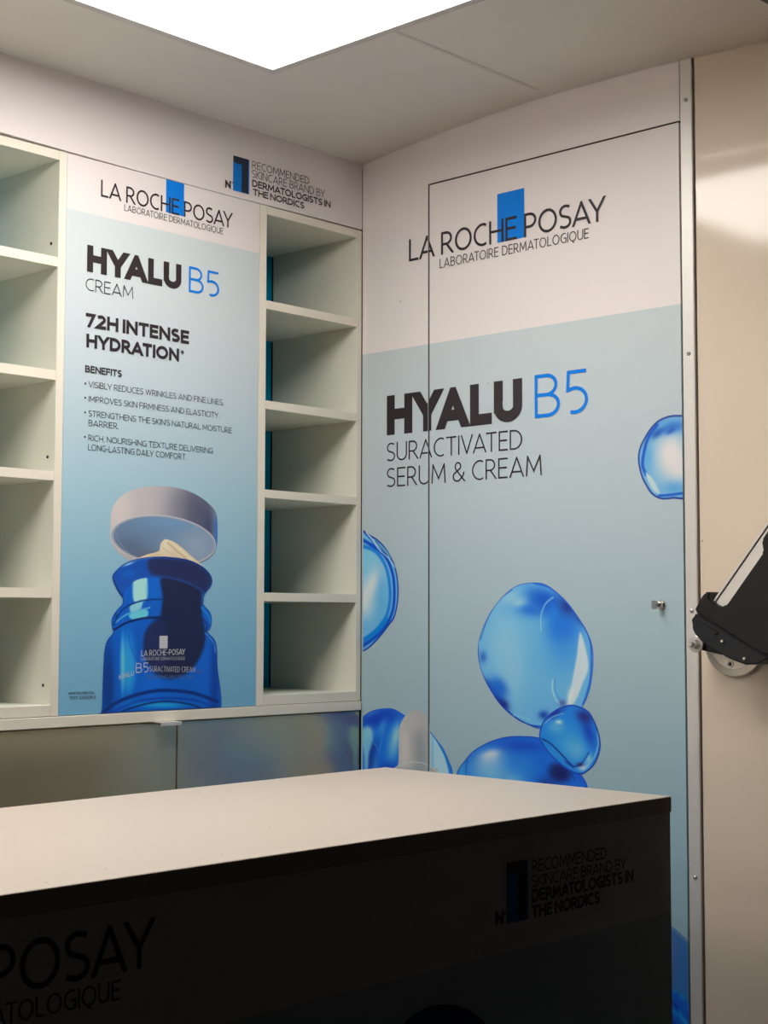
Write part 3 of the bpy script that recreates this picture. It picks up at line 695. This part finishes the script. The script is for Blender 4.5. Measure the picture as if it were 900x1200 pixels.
   [[-0.4009,1.3893],[-0.4053,1.3801],[-0.4155,1.3717],[-0.431,1.3647],[-0.4507,1.3593],[-0.4737,1.3559],[-0.4986,1.3545],[-0.5242,1.3552],[-0.5492,1.3579],[-0.5724,1.3625],[-0.5926,1.3686],[-0.6091,1.376],[-0.621,1.3844],[-0.6279,1.3933],[-0.6294,1.4023],[-0.6255,1.411],[-0.6164,1.419],[-0.6024,1.4259],[-0.5841,1.4314],[-0.5624,1.4352],[-0.5382,1.4371],[-0.5128,1.437],[-0.4872,1.4347],[-0.463,1.4305],[-0.4413,1.4245],[-0.4234,1.4169],[-0.4102,1.4082],[-0.4026,1.3988]],
   [-0.5185, 1.396], [98, 124, 152],
   [
    ["blob",[-0.5971,1.3823],[0.0612,0.0022],[0.0008,-0.0514],[76,92,118],0.95,2],
    ["blob",[-0.5691,1.4108],[0.0582,0.0025],[0.0003,-0.0214],[90,116,146],0.8,2],
    ["blob",[-0.4362,1.3882],[0.054,0.002],[0.0006,-0.041],[128,144,166],0.95,2],
    ["blob",[-0.5012,1.4293],[0.0809,0.0039],[0.0002,-0.0155],[92,130,168],0.7,2],
    ["blob",[-0.5589,1.3684],[0.0585,0.0019],[0.0002,-0.0122],[84,92,112],0.8,2],
    ["line",[[-0.6275,1.4082],[-0.616,1.3876],[-0.5969,1.3702]],0.003,[104,118,140],0.7],
   ], None, 1],
  ['B', 'jar_picture', 4,
   [[-0.5816,1.357],[-0.5589,1.3676],[-0.5305,1.3752],[-0.5261,1.3833],[-0.5239,1.3905],[-0.5152,1.3976],[-0.5047,1.3965],[-0.4924,1.393],[-0.4708,1.3813],[-0.4526,1.3693],[-0.4343,1.3579],[-0.4274,1.3442],[-0.5096,1.3298],[-0.5775,1.3374]],
   [-0.5003, 1.3625], [196, 180, 152],
   [
    ["blob",[-0.5433,1.3627],[0.0262,0.0065],[0.0026,-0.0073],[176,162,138],0.8,2],
    ["blob",[-0.5124,1.3854],[0.0118,0.0004],[0.0002,-0.0155],[206,192,168],0.9,2],
    ["line",[[-0.5086,1.3917],[-0.4886,1.3785],[-0.4602,1.3606]],0.003,[172,154,128],0.9],
    ["line",[[-0.4967,1.3906],[-0.4725,1.3759],[-0.4439,1.3564]],0.002,[214,200,176],0.9],
    ["line",[[-0.5203,1.382],[-0.5004,1.3718],[-0.4763,1.3617]],0.002,[184,166,140],0.9],
   ], None, 1],
  ['B', 'jar_picture', 5,
   [[-0.6507,1.0812],[-0.6497,1.0988],[-0.6478,1.1739],[-0.6457,1.2005],[-0.6405,1.2162],[-0.6277,1.2301],[-0.63,1.2375],[-0.6314,1.253],[-0.6233,1.2663],[-0.6104,1.278],[-0.6079,1.284],[-0.6089,1.2909],[-0.6207,1.3048],[-0.631,1.3251],[-0.6262,1.3359],[-0.6049,1.3512],[-0.5716,1.3616],[-0.52,1.3664],[-0.4669,1.3634],[-0.4308,1.3533],[-0.4085,1.3384],[-0.4017,1.3244],[-0.4063,1.3131],[-0.419,1.3002],[-0.4225,1.2875],[-0.4216,1.2797],[-0.4076,1.2676],[-0.4018,1.2536],[-0.4053,1.2371],[-0.4125,1.23],[-0.3959,1.217],[-0.3891,1.2002],[-0.3874,1.169],[-0.3857,1.0695],[-0.5155,1.0737]],
   [-0.5175, 1.2005], [0, 82, 178],
   [
    ["blob",[-0.6375,1.1426],[0.0165,-0.0004],[0.0015,-0.0886],[0,50,124],1,3],
    ["blob",[-0.3957,1.136],[0.0146,-0.0004],[0.0012,-0.0943],[0,52,140],1,3],
    ["blob",[-0.4207,1.1524],[0.0248,-0.0006],[0.0008,-0.0626],[4,86,186],0.9,2],
    ["blob",[-0.5398,1.14],[0.0389,-0.0011],[0.0007,-0.0456],[0,92,196],0.9,2],
    ["blob",[-0.5936,1.1744],[0.0207,-0.0004],[0.0011,-0.0659],[36,140,214],1,4],
    ["blob",[-0.6067,1.1746],[0.0056,-0.0001],[0.0011,-0.0627],[90,175,225],0.9,3],
    ["blob",[-0.5601,1.2086],[0.0269,-0.0003],[0.0004,-0.0273],[0,78,170],0.9,2],
    ["poly",[[-0.5195,1.3296],[-0.427,1.319],[-0.4264,1.2702],[-0.4175,1.223],[-0.4253,1.1916],[-0.4473,1.1639],[-0.4773,1.1491],[-0.5049,1.1467],[-0.5324,1.158],[-0.5559,1.1858],[-0.5602,1.2131],[-0.5529,1.2343],[-0.5261,1.2542],[-0.5189,1.2926]],[20,26,62],1,0.005],
    ["poly",[[-0.5529,1.2359],[-0.5261,1.2557],[-0.5062,1.2311],[-0.5168,1.1546],[-0.5402,1.1643],[-0.558,1.1934]],[24,34,80],0.9,0.006],
    ["line",[[-0.5945,1.2254],[-0.5884,1.2013],[-0.571,1.177],[-0.544,1.1583],[-0.5127,1.1453],[-0.4812,1.1461]],0.002,[20,60,150],0.7],
    ["poly",[[-0.5831,1.3357],[-0.5584,1.3394],[-0.5538,1.2907],[-0.5842,1.2857]],[150,200,224],1,0.003],
    ["blob",[-0.5386,1.3077],[0.0175,0.0003],[0.0005,-0.0337],[0,92,190],0.9,3],
    ["blob",[-0.5996,1.3037],[0.0113,0.0001],[0.0005,-0.0302],[0,86,186],1,2],
    ["blob",[-0.4226,1.2938],[0.0062,0.0001],[0.0003,-0.022],[10,110,190],0.8,2],
    ["poly",[[-0.5916,1.2766],[-0.5652,1.2875],[-0.5669,1.2738],[-0.5763,1.2646],[-0.5876,1.2631]],[120,180,215],1,0.0015],
    ["line",[[-0.6211,1.2554],[-0.6028,1.2735],[-0.5652,1.286],[-0.5188,1.2895]],0.003,[0,40,110],0.9],
    ["line",[[-0.6247,1.2465],[-0.5951,1.263],[-0.5477,1.2739]],0.003,[90,165,215],0.8],
    ["poly",[[-0.5932,1.2615],[-0.5573,1.2708],[-0.5533,1.2587],[-0.5836,1.2525]],[90,180,220],1,0.002],
    ["line",[[-0.6263,1.2345],[-0.5949,1.248],[-0.5532,1.2556],[-0.4987,1.2558]],0.004,[6,24,80],1],
    ["line",[[-0.6317,1.2241],[-0.6041,1.242],[-0.576,1.248]],0.002,[0,92,180],0.9],
    ["line",[[-0.4264,1.2749],[-0.4098,1.2592],[-0.4055,1.2466]],0.004,[20,120,195],0.9],
    ["line",[[-0.4262,1.256],[-0.4137,1.2434],[-0.4176,1.2309]],0.003,[8,30,90],0.9],
    ["line",[[-0.6288,1.2703],[-0.6212,1.2584],[-0.6265,1.2435]],0.003,[10,30,80],0.8],
    ["line",[[-0.4176,1.2277],[-0.3988,1.2118],[-0.3923,1.1928]],0.002,[90,150,205],0.8],
    ["line",[[-0.6494,1.0899],[-0.6204,1.1065],[-0.5739,1.1198],[-0.5163,1.1256],[-0.4467,1.1188],[-0.387,1.1011]],0.006,[0,36,110],1],
    ["line",[[-0.6492,1.0811],[-0.611,1.0972],[-0.5642,1.109],[-0.5063,1.1115],[-0.4364,1.1044],[-0.3868,1.0853]],0.004,[0,60,160],1],
    ["blob",[-0.5198,1.0998],[0.0673,-0.0026],[0.0001,-0.0061],[30,150,205],0.9,2],
    ["line",[[-0.6292,1.0832],[-0.5829,1.0976],[-0.516,1.1057],[-0.4464,1.097],[-0.395,1.0762]],0.003,[0,24,84],0.9],
    ["blob",[-0.5542,1.0815],[0.078,-0.0034],[0.0001,-0.0061],[0,120,200],0.9,2],
    ["poly",[[-0.6316,1.3256],[-0.6262,1.3362],[-0.606,1.3517],[-0.5722,1.3619],[-0.52,1.3666],[-0.4683,1.3635],[-0.4316,1.3536],[-0.4087,1.3384],[-0.4002,1.3243],[-0.4063,1.3131],[-0.4186,1.3002],[-0.4433,1.3124],[-0.4798,1.3227],[-0.5155,1.3281],[-0.5544,1.3273],[-0.5829,1.3206],[-0.6033,1.3036],[-0.6106,1.29],[-0.622,1.3048]],[12,70,160],1,0.0015],
    ["poly",[[-0.5472,1.3611],[-0.4683,1.362],[-0.4316,1.352],[-0.4108,1.3383],[-0.4044,1.3242],[-0.4105,1.313],[-0.4207,1.3033],[-0.4433,1.314],[-0.4798,1.3242],[-0.5155,1.3297],[-0.5468,1.3351]],[26,34,78],1,0.006],
    ["line",[[-0.6278,1.3182],[-0.6182,1.3034],[-0.6088,1.293]],0.003,[8,44,112],0.9],
    ["line",[[-0.6041,1.3503],[-0.5892,1.356],[-0.5664,1.3605],[-0.5434,1.3634]],0.0018,[60,110,175],0.9],
    ["blob",[-0.5966,1.3505],[0.0139,0.0049],[0.001,-0.0019],[140,190,225],0.9,2],
    ["blob",[-0.5963,1.3339],[0.0189,0.0004],[0.0001,-0.0091],[2,84,178],0.8,2],
    ["rim",0.0018,[4,40,120],0.9],
   ], None, 2],
  ['C', 'bubble_picture', 1,
   [[-0.7646,0.7159],[-0.7672,0.7031],[-0.7747,0.692],[-0.7866,0.6832],[-0.8021,0.6771],[-0.8205,0.6741],[-0.8407,0.6742],[-0.8616,0.6773],[-0.8822,0.6833],[-0.9014,0.6917],[-0.9185,0.7021],[-0.9325,0.714],[-0.943,0.7268],[-0.9495,0.7399],[-0.9517,0.7528],[-0.9496,0.7648],[-0.9431,0.7754],[-0.9327,0.7841],[-0.9186,0.7905],[-0.9015,0.7943],[-0.8822,0.7951],[-0.8615,0.793],[-0.8405,0.7878],[-0.8202,0.7799],[-0.8018,0.7696],[-0.7863,0.7573],[-0.7744,0.7438],[-0.7671,0.7297]],
   [-0.8616, 0.735], [8, 40, 120],
   [
    ["rim",0.004,[6,24,90],1],
   ], None, 1],
]
# ---------------------------------------------------------------- the room
def arch(y):                                   # underside of the gently vaulted roof
    a = -y
    return 2.2015+0.0345*math.sin(min(max(a, 0)/0.52, 1)*math.pi/2)-(0.075*max(a-0.52, 0)**2)
floor = structure(box('floor', -3.62, 0.3, -1.09, 0.3, -0.04, 0.0, M_FLOOR, bevel=0))
bm = bmesh.new()                               # ceiling skin with thickness, running over the walls
ys = [0.30, 0.02]+[-i*0.0375 for i in range(30)]
lo = []; hi = []
for y in ys:
    z = arch(y); lo.append([bm.verts.new((x, y, z)) for x in (-3.62, 0.06)]); hi.append([bm.verts.new((x, y, z+0.03)) for x in (-3.62, 0.06)])
for i in range(len(ys)-1):
    bm.faces.new((lo[i][0], lo[i][1], lo[i+1][1], lo[i+1][0])); bm.faces.new((hi[i][0], hi[i][1], hi[i+1][1], hi[i+1][0]))
    for k in (0, 1): bm.faces.new((lo[i][k], lo[i+1][k], hi[i+1][k], hi[i][k]))
bm.faces.new(lo[0]+hi[0][::-1]); bm.faces.new(lo[-1]+hi[-1][::-1])
ceiling = structure(from_bm('ceiling', bm, M_CEIL))
for p in ceiling.data.polygons: p.use_smooth = abs(p.normal.z) > .9
box('joint_strip', -0.470, -0.040, -0.4930, -0.4850, arch(-.489)-0.0014, arch(-.489)+0.002, mat('joint_strip', rgb(214,206,198), .5), ceiling, bevel=0.001)

# shelf wall: rear skin, and the white fascia board over the shelves
wall_back = structure(box('wall_back', -3.60, 0.0, 0.270, 0.288, 0.0, 2.2, M_WHITE_VINYL, bevel=0))
fascia = prism('fascia', [(-3.60,2.0665),(-0.87,2.0652),(-0.60,2.0618),(-0.36,2.0612),(-0.10,2.0635),(-0.0012,2.0635),(-0.0012,2.2013),(-3.60,2.2013)], 0.0, 0.018, 'y', M_WHITE_VINYL, wall_back, bevel=0.0006, seg=1)
box('end_infill', -3.60, -1.034, 0.0, 0.018, 1.0895, 2.0655, M_MEL, wall_back)
box('end_infill', -3.60, -1.034, 0.0, 0.018, 0.0, 1.0690, M_DOOR_GREY, wall_back)
wall_left = structure(box('wall_left', -3.62, -3.601, -1.05, 0.288, 0.0, 2.2, M_WHITE_VINYL, bevel=0))

# printed side wall: fixed L shaped panel around the door, glossy cream panel towards the hatch
def arch_pts(a0, a1, n=8): return [(a0+(a1-a0)*i/n, arch(-(a0+(a1-a0)*i/n))+0.001) for i in range(n+1)]
def wall_panel(name, pts, m, parent=None, x0=0.0, x1=0.018):
    return prism(name, pts, x0, x1, 'x', m, parent)
wall_right = structure(box('wall_right', 0.0215, 0.040, -1.09, 0.288, 0.0, 2.2, M_DARKHOLE, bevel=0))
fixed = prism('fixed_panel', [(0.0,0.0),(GAP_U[0],0.0),(GAP_U[0],2.1256),(0.7680,2.1256)]+arch_pts(0.7680,0.0,16), 0.0, 0.018, 'x', M_WALL_PRINT, wall_right)
fixed['label'] = 'fixed printed panel around the door, white over pale blue'
cream = prism('side_panel', [(0.7972,0.0),(1.09,0.0)]+arch_pts(1.09,0.7972,8), 0.002, 0.018, 'x', M_CREAM, wall_right, bevel=0.001, seg=2)
cream['label'] = 'glossy cream side panel'
for pts in ([(.7942-.0008,1.3835),(.7972,1.3850),(.7965,1.3868),(.7938,1.3862)], [(.8000,1.3862),(.8042,1.3880),(.8050,1.3895),(.8020,1.3892)]):
    pts = [(max(a,.7992)+.001, b) for a, b in pts] if pts[0][0] < .799 else pts
    from_bm('scuff', flat_bm('R', [pts], -0.0016), M_SCUFF, cream)
door = structure(box('door_1', 0.0, 0.018, -0.7662, -GAP_U[1], 0.03, 2.1225, M_WALL_PRINT, bevel=0.0006), 'tall printed cupboard door with a lock and key in the side wall')
for z0, z1, a, b in ((0.03, 2.1243, GAP_U[0]+.0002, GAP_U[1]-.0002), (2.1227, 2.1254, GAP_U[1], 0.7662)):
    box('gap_shade', 0.0012, 0.016, -b, -a, z0, z1, M_DARKHOLE, door, bevel=0)  # dark strip filling the open joint, stands in for its shade
# lock with its key
lathe_x('lock_cylinder', .7215, 1.2794, [(0.004,0.0),(0.004,.0082),(-0.003,.0082),(-0.004,.0072),(-0.004,.0060),(-0.012,.0060),(-0.0125,.0052),(-0.0125,0)], M_BRASSY, door, 24)
bm = bmesh.new(); bm_box(bm, -0.033, -0.0165, -0.7223, -0.7207, 1.2722, 1.2868); bm_box(bm, -0.018, -0.011, -0.7221, -0.7209, 1.2765, 1.2820)
bmesh.ops.bevel(bm, geom=bm.edges[:], offset=0.0004, segments=1, affect='EDGES')
from_bm('key', bm, M_STEEL, door)
for par, u, z in ((fixed, .106, 1.897), (door, .335, 1.705)):
    from_bm('scuff', flat_bm('R', [[(u, z), (u+.0022, z-.0005), (u+.0026, z+.0012), (u+.0006, z+.0030)]], .0003), M_SCUFF, par)
# aluminium cover strip with its screws
strip = structure(prism('trim_1', [(0.7712,0.0),(0.7945,0.0),(0.7945,arch(-.7945)+.0005),(0.7712,arch(-.7712)+.0005)], -0.0030, 0.017, 'x', M_ALU, None, bevel=0.001), 'vertical aluminium cover strip beside the printed door')
for u, z in ((.7830,2.1575),(.7830,1.7114),(.7832,1.2690),(.7835,.8214),(.7832,.35)):
    s = lathe_x('screw', u, z, [(-0.001,.0038),(-0.0040,.0038),(-0.0052,.0030),(-0.0060,.0014),(-0.0060,0)], M_STEEL, strip, 18)
    lathe_x('screw_recess', u, z, [(-0.0058,.0012),(-0.0062,.0012),(-0.0062,0)], M_DARKHOLE, s, 6)
header = structure(box('trim_2', -3.60, 0.0, -1.09, -1.052, 2.1945, 2.30, M_HEADER, bevel=0.002), 'dark upper edge of the serving hatch')

# ---------------------------------------------------------------- ceiling light
t = empty('ceiling_light', (-0.817, -0.582, 2.190), 'large square white light panel glowing under the ceiling', 'lamp')
X0, X1, Y0, Y1, ZB, FR = -1.117, -0.517, -0.882, -0.282, 2.190, 0.015
bm = bmesh.new()
for a in ((X0,X1,Y0,Y0+FR),(X0,X1,Y1-FR,Y1),(X0,X0+FR,Y0+FR,Y1-FR),(X1-FR,X1,Y0+FR,Y1-FR)): bm_box(bm, *a, ZB, 2.2250)
from_bm('frame', bm, M_FRAME, t)
box('diffuser', X0+FR, X1-FR, Y0+FR, Y1-FR, ZB+0.0015, ZB+0.006, M_LIGHT, t, bevel=0)

t2 = t.copy(); COL.objects.link(t2); t2.location = (-1.920, -0.582, 2.190); t2['label'] = 'second square white light panel, added unseen further left to even out the light'  # added panel, unseen, for more even light
for ch in list(t.children):
    c = ch.copy(); COL.objects.link(c); c.parent = t2
t3 = t.copy(); COL.objects.link(t3); t3.location = (-3.020, -0.582, 2.190); t3['label'] = 'third square white light panel, added unseen at the far left end to even out the light'  # another added unseen panel, brightens the room from the left
for ch in list(t.children):
    c = ch.copy(); COL.objects.link(c); c.parent = t3
t3['group'] = t['group'] = t2['group'] = 'square ceiling light panels'
# ---------------------------------------------------------------- shelving
SHELF_Z = [(1.857,1.874),(1.6605,1.6775),(1.488,1.504),(1.2885,1.305)]
DEP = 0.258
unit = empty('shelving_unit', (-0.5165, 0.13, 1.090), 'built-in white shelving unit with open compartments either side of the poster', 'shelf')
for x0, x1 in ((-1.0320,-1.0160),(-0.7560,-0.7405),(-0.2885,-0.2710),(-0.0165,-0.0035)):
    box('side_panel', x0, x1, 0.0, DEP, 1.0895, 2.0605, M_MEL_IN, unit, bevel=0.0005)
    box('front_edging', x0+.0001, x1-.0001, -0.0006, 0.0008, 1.0897, 2.0603, M_MEL, unit, bevel=0)
for x0, x1 in ((-1.0158,-0.7562),(-0.2708,-0.0167)):
    for z0, z1 in SHELF_Z: 
        s = box('shelf', x0, x1, 0.0, DEP, z0, z1, M_MEL_IN, unit, bevel=0.0006)
        box('front_edging', x0+.0003, x1-.0003, -0.0006, 0.0008, z0+.0003, z1-.0003, M_MEL, s, bevel=0)
    for nm, z0, z1 in (('top_board', 2.0440, 2.0603), ('bottom_board', 1.0897, 1.1080)):
        s = box(nm, x0, x1, 0.0, DEP, z0, z1, M_MEL_IN, unit, bevel=0.0005)
        box('front_edging', x0+.0003, x1-.0003, -0.0006, 0.0008, z0+.0003, z1-.0003, M_MEL, s, bevel=0)
    b = box('back_panel', x0+.001, x1-.001, DEP-.002, DEP+.006, 1.1085, 2.0435, M_TEAL, unit, bevel=0)
    box('groove', x1-.0030, x1+.0003, DEP-.0035, DEP-.0021, 1.1085, 2.0435, M_DARKHOLE, unit, bevel=0)
    b['label'] = 'deep blue printed back panel'
for y, z in ((0.020,1.901),(0.0214,1.1409),(0.0200,1.53),(0.19,1.901)):
    lathe_y = bmesh.new()
    bmesh.ops.create_cone(lathe_y, cap_ends=True, segments=14, radius1=.0028, radius2=.0028, depth=.0012, matrix=Matrix.Translation((-0.7563, y, z)) @ Matrix.Rotation(math.pi/2, 4, 'Y'))
    from_bm('peg_hole', lathe_y, M_DARKHOLE, unit)

# ---------------------------------------------------------------- poster panel between the shelves
poster = empty('advertising_panel', (-0.5145, 0.008, 1.090), 'tall printed poster panel with a blue cream jar between the shelves', 'poster')
sheet = box('printed_sheet', -0.7395, -0.2895, 0.0, 0.016, 1.0897, 2.0603, M_POSTER_PRINT, poster, bevel=0.0004)

# ---------------------------------------------------------------- worktop ledge and base cabinets
led = box('worktop', -3.60, -0.0035, -0.0035, 0.262, 1.0700, 1.0885, M_MEL, None, bevel=0.0008)
led['label'] = 'long narrow white ledge board under the shelves and poster'; led['category'] = 'worktop'
def cabinet(x0, x1, label, handle):
    c = empty('base_cabinet', ((x0+x1)/2, 0.14, 0.0), label, 'cabinet', 'grey base cabinets')
    box('carcass', x0+.002, x1-.002, 0.020, 0.262, 0.0, 1.062, M_MEL_IN, c, bevel=0)
    box('door', x0, x1, 0.001, 0.0185, 0.08, 1.0682, M_DOOR_GREY, c, bevel=0.0008)
    if handle:
        bm = bmesh.new(); a, b = handle
        bm_box(bm, a, b, -0.020, 0.004, 1.0684, 1.0698); bm_box(bm, a, b, -0.0215, -0.0195, 1.0635, 1.0698)
        bmesh.ops.bevel(bm, geom=bm.edges[:], offset=0.0003, segments=1, affect='EDGES')
        from_bm('handle', bm, M_ALU, c)
cabinet(-1.0320, -0.4815, 'grey laminate base cabinet with a small edge handle, left of the door joint', (-0.5350, -0.4875))
cabinet(-0.4785, -0.0045, 'grey laminate base cabinet in the corner, right of the door joint', None)

# ---------------------------------------------------------------- serving counter
ctr = empty('service_counter', (-1.08, -0.68, 0.0), 'long white printed serving counter with a pale top, front in deep shade', 'counter')
prism('countertop', [(-0.3640,-0.9700),(-3.3000,-0.9700),(-3.3000,-0.4800),(-0.3255,-0.3710)], 0.9775, 1.0000, 'z', M_TOP, ctr, bevel=0.0008, seg=1)
cf = box('front_panel', -3.2950, -0.3660, FRONT_Y, FRONT_Y+0.018, 0.0, 0.9772, M_COUNTER_PRINT, ctr, bevel=0.0005)
prism('side_panel', [(-0.3662,-0.9505),(-0.3840,-0.9505),(-0.3450,-0.3850),(-0.3285,-0.3850)], 0.0, 0.9772, 'z', M_WHITE_VINYL, ctr)
box('side_panel', -3.295, -3.277, -0.9505, -0.49, 0.0, 0.9772, M_WHITE_VINYL, ctr, bevel=0)
box('inner_shelf', -3.275, -0.387, -0.9500, -0.47, 0.5, 0.518, M_MEL_IN, ctr, bevel=0)

# ---------------------------------------------------------------- actuator arm of the hatch on the side wall
arm = empty('hatch_actuator', (-0.03, -0.8665, 1.2165), 'black and silver hatch lifting arm bolted to the cream side panel', 'hatch arm')
lathe_x('mounting_disc', .8665, 1.2165, [(0.002,0),(0.002,.058),(-0.005,.058),(-0.0085,.0555),(-0.010,.046),(-0.0105,.044),(-0.0105,0)], M_DISC, arm, 64)
for u, z in ((.8605,1.1805),(.9010,1.2240),(.835,1.2430)):
    s = lathe_x('screw', u, z, [(-0.010,.0062),(-0.0118,.0060),(-0.0118,.0036),(-0.0108,.0030),(-0.0108,0)], M_STEEL, arm, 24)
    lathe_x('screw_recess', u, z, [(-0.0110,.0028),(-0.0114,.0028),(-0.0114,0)], M_DARKHOLE, s, 6)
HOUSE = [(.8462,1.2675),(.8480,1.2730),(.8580,1.2880),(.8650,1.2972),(.8690,1.2988),(.8765,1.2986),(.8748,1.2905),(.8790,1.2845),(.8860,1.2785),(.8950,1.2748),(.9020,1.2752),(.9080,1.2800),(.9730,1.3600),(.9700,1.3790),(.9860,1.4000),(1.060,1.4920),(1.130,1.4350),(1.045,1.330),(1.000,1.245),(.9925,1.2120),(.9850,1.1990),(.9745,1.1990),(.9640,1.2025)]
prism('housing', HOUSE, -0.036, -0.098, 'x', M_BLACK, arm, bevel=0.003, seg=3, smooth=False)
CAP = [(.8470,1.2655),(.8415,1.2570),(.8385,1.2440),(.8420,1.2330),(.8560,1.2190),(.8720,1.2090),(.8850,1.2040),(.9000,1.1945),(.9157,1.1885),(.9371,1.1822),(.9580,1.1835),(.9751,1.1915),(.9850,1.1975),(.9745,1.1972),(.9640,1.2008),(.9200,1.2245)]
cap = prism('end_cap', CAP, -0.038, -0.0945, 'x', M_CAP, arm, bevel=0.004, seg=3)
RIDGE = [(.8440,1.2590),(.8405,1.2500),(.8600,1.2400),(.8850,1.2290),(.8900,1.2330)]
prism('cap_ridge', RIDGE, -0.080, -0.0985, 'x', M_CAP, arm, bevel=0.0015, seg=2)
for u, z in ((.8975,1.2195),(.9372,1.1925)):
    lathe_x('cap_clip', u, z, [(-0.094,.0022),(-0.0992,.0022),(-0.0992,0)], M_STEEL, arm, 10)
d = Vector((.63, .776)); pv = Vector((.776, -.63))
def rail_quad(o0, w0, w1, l0, l1):
    base = Vector(o0); return [tuple(base+pv*w0+d*l0), tuple(base+pv*w0+d*l1), tuple(base+pv*w1+d*l1), tuple(base+pv*w1+d*l0)]
R0 = (.8800, 1.2885)
prism('rail', rail_quad(R0, 0.0, 0.0300, -.02, .50), -0.050, -0.088, 'x', M_RAIL, arm, bevel=0.0006, seg=1)
prism('rail_lip', rail_quad(R0, 0.0, 0.0040, -.004, .50), -0.0875, -0.0900, 'x', M_RAIL, arm, bevel=0.0008, seg=1)
prism('rail_lip', rail_quad(R0, 0.0260, 0.0290, -.004, .50), -0.0875, -0.0900, 'x', M_RAIL, arm, bevel=0.0008, seg=1)
prism('rail_groove', rail_quad(R0, 0.0040, 0.0056, -.004, .50), -0.0875, -0.0884, 'x', M_DARKHOLE, arm)
# pivot bolt
lathe_x('washer', .8190, 1.2132, [(-0.040,0),(-0.040,.0098),(-0.0475,.0098),(-0.0475,.0138),(-0.0505,.0138),(-0.0510,.0130),(-0.0510,0)], M_STEEL, arm, 32)
lathe_x('nut', .8190, 1.2132, [(-0.0508,.0088),(-0.0590,.0088),(-0.0600,.0078),(-0.0600,0)], M_STEEL, arm, 6)
lathe_x('bolt', .8190, 1.2132, [(-0.0598,.0048),(-0.0670,.0048),(-0.0685,.0036),(-0.0685,0)], M_STEEL, arm, 20)
prism('pivot_bracket', [(.812,1.206),(.826,1.203),(.862,1.196),(.880,1.212),(.866,1.232),(.828,1.222),(.812,1.221)], -0.0105, -0.0400, 'x', M_BLACK, arm, bevel=0.001, seg=1)

# ---------------------------------------------------------------- prints
PARENT = {'B': (sheet, sheet), 'R': (fixed, door), 'C': (cf, cf)}
def parents_for(P, v): return (fascia, fascia) if (P == 'B' and v > 2.062) else PARENT[P]
for P, name, s, x0, z, x1, dz, cap_h, wt, col in TEXTS:
    polys = text_polys(s, x1-x0, cap_h, wt)
    sl = dz/(x1-x0)
    polys = [[(x0+a, z+b+sl*a) for a, b in q] for q in polys]
    lift = 0.0011 if name == 'jar_lettering' and P == 'B' else 0.0007
    if name == 'jar_lettering': lift = 0.0016
    add_print(P, name, polys, lift, INKS[col], parents_for(P, z))
def rect(u0, u1, v0, v1): return [(u0,v0),(u1,v0),(u1,v1),(u0,v1)]
def badge(P, u0, u1, v0, v1, par):
    h = v1-v0; w = u1-u0
    add_print(P, 'badge_square', [rect(u0,u1,v0,v1)], 0.0004, M_BLUE_MID, par)
    add_print(P, 'numeral_one', [[(u0,v1),(u0+.0,v1-.17*h),(u0+.14*w,v1-.20*h),(u0+.52*w,v1-.20*h),(u0+.93*w,v1-.20*h),(u0+.93*w,v1)], [(u0+.52*w,v1-.20*h),(u0+.52*w,v0+.02*h),(u0+.93*w,v0),(u0+.93*w,v1-.20*h)]], 0.0006, M_BLUE_DARK, par)
add_print('B', 'logo_square', [rect(-.5215,-.4790,1.9990,2.0603)], 0.0004, M_BLUE, (sheet, sheet))
badge('B', -.3590, -.3175, 2.0732, 2.1415, (fascia, fascia))
add_print('R', 'logo_square', [rect(.3596,.4250,1.9757,2.0710)], 0.0004, M_BLUE, (door, door))
badge('C', -.7430, -.6990, .8715, .9470, (cf, cf))
add_print('B', 'logo_square', [rect(-.5252,-.5065,1.2006,1.2234)], 0.0014, M_SILVER, (sheet, sheet))
for P, name, layer, outl, cen, base, ops, cl, sm in PICTURES:
    o = spline(outl, 13, True)
    if P == 'B': o[:,1] = np.maximum(o[:,1], 1.0902)
    if sm == 2: polys = row_polys(o)
    else: polys, oo = picture_polys(o, cen, cl)
    rim_line = o
    add_print(P, name, polys, 0.0002+0.00018*layer, M_PICTURE, PARENT[P], painter(base, ops, rim_line, PRINT_GAIN[P]*(0.88 if cen[1] > 1.5 else 1.0)))  # pictures high up get less gain, being better lit
